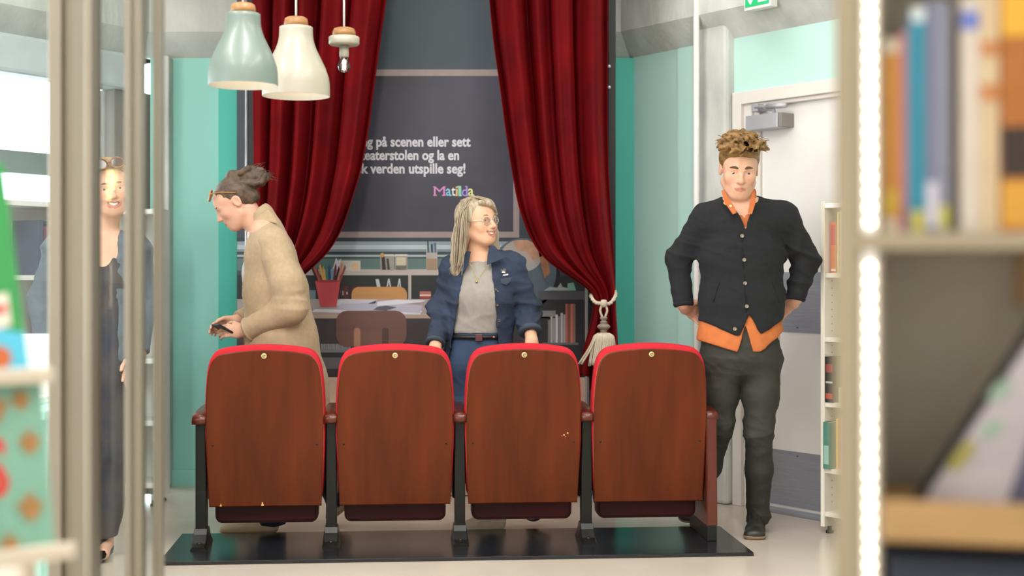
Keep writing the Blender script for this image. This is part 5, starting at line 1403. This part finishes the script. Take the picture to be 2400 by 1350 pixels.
    tube('belt', [(X(1122)+.132*math.cos(a), Y+.112*math.sin(a), z(788)) for a in np.linspace(0, 2*math.pi, 40, endpoint=False)], .011, M_belt, jn, 8, True)
    box('belt_buckle', (X(1124)-.016, Y-.128, z(797)), (X(1124)+.016, Y-.121, z(780)), mat('buckle_maroon', '#5c3034', rough=.4), jn, bevel=.003)
    lathe('rivet', [(0, -.003), (.006, -.002), (.006, .003)], (X(1158), Y-.108, z(788)), mat('copper', '#c08a5a', rough=.3, metal=.8), jn, 12, 'y')
    # ---- denim jacket
    M_d = mat('navy_denim_jacket', '#202838', rough=.85, col2='#323f5a', scale=6, bump=.25, bscale=350)
    F = Field((elL[0]-.12, Y-.27, z(840)), (elR[0]+.12, Y+.22, z(575)), .005)
    chain(F, [(J(1128, 624, .03), .118, .085), (J(1130, 665, .005), .158, .125), (J(1130, 700), .160, .132), (J(1124, 770), .150, .122), (J(1122, 838), .172, .128)], .03)
    limb(F, [shL, elL, J(1021, 806, -.11)], [.058, .052, .042], .03, True); limb(F, [shR, elR, J(1242, 778, -.07)], [.06, .055, .046], .03, True)
    for s_ in (shL, shR): F.cone(J(1127, 612, .035), s_, .05, .056, .045)
    F.cone(J(1127, 628, .02), J(1125, 570, .0), .070, .072, .01, op='s')
    F.carve(seg_planes([(X(1097), z(585)), (X(1148), z(585)), (X(1160), z(700)), (X(1172), z(850)), (X(1052), z(850)), (X(1072), z(730))], Y+.02))
    mk = lambda V: .5+1.2*np.exp(-((V[:, 2]-z(730))/.1)**2)*(np.abs(V[:, 0]-X(1130)) > .15)
    jk = cloth('denim_jacket', F, M_d, t, [(.015, 62, 41, (.3, 0, 1), mk), (.006, 105, 6, (.5, 0, 1), None)])
    # collar flap, cuffs, emblem, pocket flap, buttons
    M_d2 = mat('denim_trim', '#39424f', rough=.85, var=.15, scale=30)
    def flap(name, poly, Yf, m, par, lean_=0.):
        V, Fc = prism_vf([PXZ(a, b_, Yf) for a, b_ in poly], Yf-.006, Yf, .0015); zt = V[:, 2].max(); V[:, 1] -= (zt-V[:, 2])*lean_
        return obj(name, V, Fc, m, par)
    flap('collar', [(1147, 577), (1158, 575), (1184, 604), (1166, 612), (1142, 621), (1143, 600)], Y-.045, M_d, jk, .9)
    flap('collar', [(1104, 590), (1094, 588), (1080, 612), (1085, 640), (1098, 622)], Y-.055, M_d, jk, .6)
    def ring(p, d, r, rr, m, n):
        d = d/np.linalg.norm(d); u = np.cross(d, [0.1, 1, 0.2]); u /= np.linalg.norm(u); w_ = np.cross(d, u)
        tube(n, [p+r*(math.cos(a)*u+math.sin(a)*w_) for a in np.linspace(0, 2*math.pi, 24, endpoint=False)], rr, m, jk, 10, True)
    ring(J(1242, 776, -.07), wrR-elR, .041, .0145, M_d2, 'rolled_cuff'); ring(J(1020, 803, -.105), wrL-elL, .036, .011, M_d2, 'rolled_cuff')
    q = front(F, 1182, 665, Y); yf = q[1]
    flap('pocket_flap', [(1163, 655), (1200, 649), (1197, 658), (1187, 668), (1162, 660)], yf-.001, M_d2, jk)
    M_em = mat('emblem_thread', '#c9c7c2', rough=.7)
    e0 = front(F, 1180, 636, Y)[1]-.003
    flap('emblem', [(1174, 641), (1186, 641), (1187, 629), (1173, 631)], e0, mat('emblem_dark', '#55565a', rough=.8), jk)
    flap('emblem', [(1176, 640), (1179, 633), (1181, 637), (1182, 635), (1185, 640)], e0-.007, M_em, jk)
    flap('stitched_lettering', [(1166, 647), (1172, 645), (1191, 641), (1191.5, 645), (1178, 647), (1168, 649.5)], e0-.003, M_em, jk)
    for y_ in (678, 715, 752): buttons(jk, [front(F, 1150+(y_-600)*.11+3, y_, Y)-[0, .003, 0]], mat('dull_brass', '#6d5d45', rough=.4, metal=.6), .006)
    # ---- shoes
    M_sn = mat('cream_trainers', '#d3c6ae', rough=.7, var=.1, scale=20); M_so = mat('cream_sole', '#cfc3ad', rough=.7, var=.1)
    shoe(t, np.array([X(1188), Y+.0, 0]), np.array([X(1072), Y-.035, 0.]), M_sn, M_so, .042, .06)
    shoe(t, np.array([X(1290), Y+.1, .09]), np.array([X(1232), Y+.02, .012]), M_sn, mat('dark_sole', '#3b3128', rough=.8), .04, .06)
woman_mid()
# ---------------------------------------------------------------- the woman in the beige coat
def woman_left():
    Y = 6.66
    def J(px, py, dy=0.): return P(px, py, Y+dy)
    X = lambda px: J(px, 0)[0]; z = lambda py: J(0, py)[2]
    t = thing('person', (X(660), Y, 0), 'woman in beige coat with hair bun walking left, looking at phone', 'person')
    HC = J(552, 476, -.0); R = head_axes(-82, 34, 0); sc = .95
    shN, shF = J(638, 572, -.15), J(628, 565, .17)
    elN, elF = J(682, 722, -.19), J(650, 715, .20); wrN, wrF = J(572, 776, -.13), J(552, 752, .03)
    lo, hi = bounds([HC, shN, elN, wrN, wrF, elF, J(490, 1240), J(815, 1200), J(800, 1000)], .14); lo[2] = -.01; hi[2] = z(380)
    F = Field(lo, hi, .005)
    S_ = (0, 1, 0)
    chain(F, [(J(622, 545), .14, .075), (J(640, 640), .14, .105), (J(655, 760), .13, .105), (J(668, 870), .15, .11)], .03, S_)
    limb(F, [shN, elN, wrN], [.045, .036, .025]); limb(F, [shF, elF, wrF], [.045, .036, .025])
    hpN, hpF = J(668, 890, -.08), J(668, 890, .08)
    knN, anN, knF, anF = J(640, 1050, -.08), J(637, 1212, -.08), J(725, 1055, .08), J(795, 1165, .08)
    limb(F, [hpN, knN, anN], [.08, .05, .034]); limb(F, [hpF, knF, anF], [.08, .05, .034])
    F.cone(anN, J(595, 1232, -.09), .026, .016, .02); F.cone(anF, J(780, 1212, .08), .024, .016, .02)
    F.cone(HC-R[2]*.05-R[1]*.035, J(610, 545), .046, .055, .03)
    for s_ in (shN, shF): F.cone(J(612, 540), s_, .042, .042, .04)
    hand(F, wrN, (-1, .12, .02), (.05, .45, .8), curl=.55, sc=.95); hand(F, wrF, (-.85, -.25, -.25), (.05, -.6, .8), curl=-.5, sc=.92)
    H = head(F, HC, R, sc, smile=0., jaw=.95)
    V, Fc = F.mesh(); base = lin('#dcab92')
    fast_obj('body', V, Fc, M_skin, t, skin_colors(V, HC, R, sc, base, lin('#b5625c'), 0.))
    eyes(H, R, sc, t, gaze=(0, -.4)); brows(H, t, mat('left_brow', '#6b543f', rough=.8), .8)
    # ---- hair
    M_h = mat('brown_hair', '#3a2b20', rough=.45, col2='#6b5643', scale=12, stretch=(3, 3, 3), contrast=(.3, .7), bump=.3, bscale=90)
    Fh = Field(HC-[.16, .16, .12], HC+[.24, .16, .24], .004)
    def E(p, r, k=.015, op='u'): Fh.ell(H(*p), np.array(r)*sc, R, k, op)
    E((0, -.018, .042), (.083, .103, .088))
    E((0, -.075, -.01), (.062, .05, .06), .02)
    Fh.ell(H(0, .115, -.005), np.array((.08, .062, .092))*sc, R, .008, 's')
    for s in (-1, 1): Fh.ell(H(s*.078, .018, -.035), np.array((.045, .052, .05))*sc, R, .006, 's')
    Fh.cut(H(0, -.03, -.052), -R[2])
    bc_ = J(594, 414, 0)
    Fh.cone(H(0, -.06, .118), bc_, .03, .03, .02)
    r_ = random.Random(3)
    Fh.ell(bc_, (.072, .05, .045), None, .01)
    for i in range(26):
        a = r_.uniform(0, 6.28); b_ = r_.uniform(-1, 1)
        p = bc_+np.array([.06*math.cos(a), .045*b_, .036*math.sin(a)]); q = bc_+np.array([.06*math.cos(a+.9), .045*b_, .036*math.sin(a+.9)])
        Fh.cone(p, q, .016, .013, .006)
    cloth('hair', Fh, M_h, t, [(.003, 140, 18, (.6, .6, .6), None)], relax=1)
    cv = []
    for i in range(70):
        a = r_.uniform(-.5, 2.6); p = bc_+np.array([.05*math.cos(a), r_.uniform(-.04, .04), .034*math.sin(a)]); d = np.array([r_.uniform(.1, 1), r_.uniform(-.3, .3), r_.uniform(-.4, .5)])
        L = r_.uniform(.03, .075); cv.append([p, p+d*L*.5+[0, 0, .008], p+d*L])
    for i in range(14): p = J(600+r_.uniform(-12, 8), 500+r_.uniform(-8, 12), r_.uniform(-.03, .03)); cv.append([p, p+[.03, 0, .01], p+[.05+r_.uniform(0, .02), 0, -.01]])
    strands('hair_strands', M_h, t, cv, .0014)
    # ---- glasses pushed up into the hair
    g = thing('glasses', H(0, .07, .11), 'amber glasses pushed up on the hair of the woman in beige', 'glasses')
    M_am = mat('amber_frame', '#b0742c', rough=.25)
    for s in (-1, 1):
        tube('temple', smooth_line([H(s*.066, .075, .098), H(s*.084, .03, .078), H(s*.087, -.03, .035)], 12), .0025, M_am, g, 6)
        ring = [H(s*.034+.024*math.cos(a), .088-.02*math.sin(a)-.2*abs(s*.034+.024*math.cos(a)), .098+.02*math.sin(a)) for a in np.linspace(0, 2*math.pi, 24, endpoint=False)]
        tube('rim', ring, .002, M_am, g, 6, True); obj('lens', ring, [list(range(24))], mat('reflecting_lens', '#e8f0f4', rough=.05, metal=.6), g)
    # ---- top under the coat
    F = Field(J(540, 830, -.2), J(700, 520, .2), .006)
    chain(F, [(J(614, 560), .12, .07), (J(618, 640), .12, .092), (J(622, 800), .12, .094)], .03, S_)
    cloth('top', F, mat('white_top', '#d6d2d3', rough=.85, var=.05), t, [(.005, 60, 51, (1, 0, .2), None)])
    # ---- jeans
    M_j = mat('dark_blue_denim', '#1c2a44', rough=.8, var=.2, scale=6, bump=.2, bscale=400)
    F = Field((lo[0], Y-.25, .03), (hi[0], Y+.25, z(820)), .005)
    chain(F, [(J(664, 830), .135, .11), (J(668, 890), .155, .118)], .03, S_)
    limb(F, [hpN, knN, J(636, 1228, -.08)], [.088, .062, .068], .03, True); limb(F, [hpF, knF, J(800, 1180, .08)], [.088, .06, .06], .03, True)
    cloth('jeans', F, M_j, t, [(.006, 60, 15, (.2, 0, 1), None)])
    # ---- coat
    M_c = mat('beige_wool_coat', '#b29a7c', rough=.9, var=.07, scale=50, bump=.2, bscale=350, sheen=.25, sheen_col='#e8dccb')
    F = Field((X(555), Y-.34, z(1010)), (X(800), Y+.34, z(470)), .006)
    chain(F, [(J(628, 556), .135, .085), (J(634, 600), .175, .112), (J(646, 680), .185, .145), (J(660, 800), .19, .165), (J(676, 900), .2, .175), (J(692, 1000), .205, .18)], .04, S_)
    for s_ in (shN, shF): F.cone(J(620, 548), s_, .06, .066, .05)
    F.cone(J(622, 530, 0), J(612, 505, 0), .075, .066, .02, S_, 1.1)              # stand collar
    F.cone(J(615, 545, 0), J(590, 470, 0), .058, .055, .008, S_, 1.1, op='s')
    F.carve(seg_planes([(X(545), z(530)), (X(592), z(545)), (X(578), z(650)), (X(592), z(1020)), (X(540), z(1020))], Y+.33)[:-1]+[((0, Y-.055, 0), (0, -1, 0)), ((0, Y+.09, 0), (0, 1, 0))])
    F.cut(J(0, 990), (0, 0, -1))
    mk = lambda V: .5+1.3*np.exp(-((V[:, 2]-z(710))/.07)**2)*np.exp(-((V[:, 1]-Y+.2)/.12)**2)
    ct = cloth('coat', F, M_c, t, [(.004, 34, 61, (.3, 0, 1), mk), (.007, 26, 7, (1, .3, .05), None)])
    for pts_, rs_, sd_ in (([shN+[.005, 0, .005], J(672, 660, -.2), elN, J(578, 775, -.135)], [.076, .074, .072, .054], 62), ([shF, elF, J(560, 753, .05)], [.07, .068, .05], 63)):
        F2 = Field(*bounds(pts_, .13), .005); limb(F2, pts_, rs_, .03, True)
        cloth('sleeve', F2, M_c, ct, [(.009, 48, sd_, (-.5, 0, 1), lambda V: .4+1.1*np.exp(-((V[:, 2]-z(700))/.06)**2))])
    d = wrN-elN; d /= np.linalg.norm(d); u = np.cross(d, [0, 1, 0]); u /= np.linalg.norm(u); w_ = np.cross(d, u)
    tube('turned_cuff', [J(584, 773, -.135)+.052*(math.cos(a)*u+math.sin(a)*w_) for a in np.linspace(0, 2*math.pi, 28, endpoint=False)], .009, M_c, ct, 8, True)
    V, Fc = prism_vf([PXZ(a, b_, Y-.09) for a, b_ in ((604, 508), (626, 490), (640, 505), (652, 524), (625, 520), (598, 560), (588, 572), (590, 545))], Y-.098, Y-.088, .003)
    V[:, 1] += (V[:, 2]-z(530))*.35
    obj('collar', V, Fc, M_c, ct)
    # ---- phone
    c = J(522, 771, -.09); ph = thing('phone', c-[0, 0, .02], 'black smartphone held by the woman in the beige coat', 'phone')
    Rp = Matrix.Rotation(math.radians(28), 3, 'Y') @ Matrix.Rotation(math.radians(-14), 3, 'X') @ Matrix.Rotation(math.radians(20), 3, 'Z')
    TP = lambda V: np.array([(Rp @ Vector(v))[:] for v in V])+c
    box('case', (-.042, -.075, -.0045), (.042, .075, .0045), M_black, ph, bevel=.003, T=TP)
    box('screen', (-.038, -.07, .0046), (.038, .07, .0052), mat('dark_screen', '#16181c', rough=.08), ph, T=TP)
    M_sn = mat('cream_leather_shoes', '#cdbb9a', rough=.6, var=.08, scale=15); M_so = mat('rust_cream_sole', '#b89a78', rough=.7)
    shoe(t, np.array([X(664), Y-.09, 0]), np.array([X(516), Y-.10, 0.]), M_sn, M_so, .042, .05)
    shoe(t, np.array([X(818), Y+.08, .10]), np.array([X(752), Y+.07, .0]), M_sn, M_so, .04, .05)
woman_left()
# ---------------------------------------------------------------- the woman behind the glass
def woman_glass():
    Y = 6.02
    def J(px, py, dy=0.): return P(px, py, Y+dy)
    X = lambda px: J(px, 0)[0]; z = lambda py: J(0, py)[2]
    t = thing('person', (X(225), Y, 0), 'woman in dark dress and grey cardigan behind the glass partition', 'person')
    HC = J(258, 440, -.02); R = head_axes(22, 8, 8); sc = .97
    shL, shR = J(140, 580, .02), J(318, 585, .02); elL, elR = J(98, 700, .05), J(338, 705, .05); wrL, wrR = J(106, 828, -.02), J(326, 830, -.05)
    lo, hi = bounds([HC+[0, 0, .14], elL, elR, wrL, J(200, 1305), J(260, 1305)], .14); lo[2] = -.01
    F = Field(lo, hi, .0055)
    chain(F, [(J(228, 580, .02), .14, .08), (J(226, 660), .14, .105), (J(224, 770), .125, .1), (J(222, 880), .15, .11)])
    limb(F, [shL, elL, wrL], [.045, .037, .026]); limb(F, [shR, elR, wrR], [.045, .037, .026])
    for px in (195, 248): limb(F, [J(px, 900), J(px, 1090), J(px-2, 1270)], [.08, .05, .035])
    for px in (195, 246): F.cone(J(px, 1275), J(px-4, 1298, -.14), .03, .026, .02)
    F.cone(HC-R[2]*.06-R[1]*.02, J(238, 570, .02), .05, .058, .03)
    for s_ in (shL, shR): F.cone(J(232, 565, .03), s_, .044, .044, .045)
    hand(F, wrL, (.05, -.15, -1), (.8, -.5, 0), curl=.35, sc=.95); hand(F, wrR, (-.3, -.3, -.9), (-.8, -.5, 0), curl=-.35, sc=.95)
    H = head(F, HC, R, sc, smile=.9)
    V, Fc = F.mesh()
    fast_obj('body', V, Fc, M_skin, t, skin_colors(V, HC, R, sc, lin('#d9a58c'), lin('#b06058'), .9))
    eyes(H, R, sc, t); brows(H, t, mat('left_brow', '#6b543f'), .8); teeth(H, t)
    M_h = mat('blond_brown_hair', '#7a5a38', rough=.5, col2='#b89768', scale=12, stretch=(3, 3, 2), contrast=(.3, .7), bump=.3, bscale=90)
    Fh = Field(HC-[.15, .16, .14], HC+[.15, .18, .17], .0045)
    Fh.ell(H(0, -.018, .045), np.array((.085, .104, .088))*sc, R, .01); Fh.ell(H(0, -.06, -.02), np.array((.07, .06, .08))*sc, R, .02)
    Fh.ell(H(.0, .105, -.005), np.array((.070, .07, .085))*sc, R, .008, 's')
    cloth('hair', Fh, M_h, t, [(.004, 130, 28, (.4, .4, .8), None)], relax=1)
    g = thing('sunglasses', H(0, .07, .12), 'tortoiseshell sunglasses on the head of the woman behind glass', 'sunglasses')
    M_ts = mat('tortoiseshell', '#4a2a1c', rough=.2, col2='#9a5a2a', scale=60)
    for s in (-1, 1):
        ring = [H(s*.035+.028*math.cos(a), .082-.028*math.sin(a), .112+.02*math.sin(a)) for a in np.linspace(0, 2*math.pi, 24, endpoint=False)]
        tube('rim', ring, .0035, M_ts, g, 8, True); obj('lens', ring, [list(range(24))], mat('smoked_lens', '#4a3a38', rough=.05), g)
        tube('temple', [H(s*.064, .07, .11), H(s*.088, .02, .07), H(s*.09, -.03, .03)], .003, M_ts, g, 6)
    tube('bridge', [H(-.008, .086, .116), H(.008, .086, .116)], .003, M_ts, g, 6)
    # dress and cardigan
    M_dr = mat('dark_patterned_dress', '#232738', rough=.8, col2='#4a3f3c', scale=5, contrast=(.4, .7))
    F = Field((lo[0], Y-.3, z(1275)), (hi[0], Y+.3, z(540)), .006)
    chain(F, [(J(228, 585, .02), .125, .085), (J(226, 660), .148, .117), (J(224, 770), .14, .112), (J(222, 880), .165, .13), (J(222, 1050), .145, .13), (J(224, 1180), .115, .12), (J(224, 1262), .09, .11)], .03)
    F.cone(J(238, 600, -.1), J(236, 530, -.03), .045, .07, .01, op='s'); F.cut(J(0, 1256), (0, 0, -1))
    cloth('dress', F, M_dr, t, [(.008, 40, 71, (1, 0, .3), None)])
    M_cg = mat('slate_cardigan', '#59616c', rough=.9, var=.12, scale=40, sheen=.2, sheen_col='#8a93a0')
    F = Field((elL[0]-.13, Y-.26, z(900)), (elR[0]+.13, Y+.24, z(530)), .006)
    chain(F, [(J(230, 578, .03), .125, .085), (J(226, 660, .01), .165, .122), (J(224, 770, .01), .165, .12), (J(222, 890, .01), .185, .135)], .03)
    limb(F, [shL, elL, J(105, 825, -.02)], [.06, .056, .042], .03, True); limb(F, [shR, elR, J(327, 826, -.045)], [.06, .056, .042], .03, True)
    for s_ in (shL, shR): F.cone(J(232, 562, .035), s_, .052, .058, .045)
    F.carve(seg_planes([(X(205), z(530)), (X(272), z(530)), (X(285), z(650)), (X(290), z(910)), (X(160), z(910)), (X(180), z(650))], Y+.02))
    F.cone(J(236, 590, .0), J(240, 530, 0), .07, .07, .01, op='s')
    cloth('cardigan', F, M_cg, t, [(.008, 55, 81, (.2, 0, 1), None)])
    M_sh = mat('dark_leather', '#2b2925')
    for px in (195, 243): shoe(t, np.array([X(px), Y+.05, 0]), np.array([X(px)-.01, Y-.2, 0.]), M_sh, mat('grey_sole', '#5c5650'), .04, .085)
woman_glass()
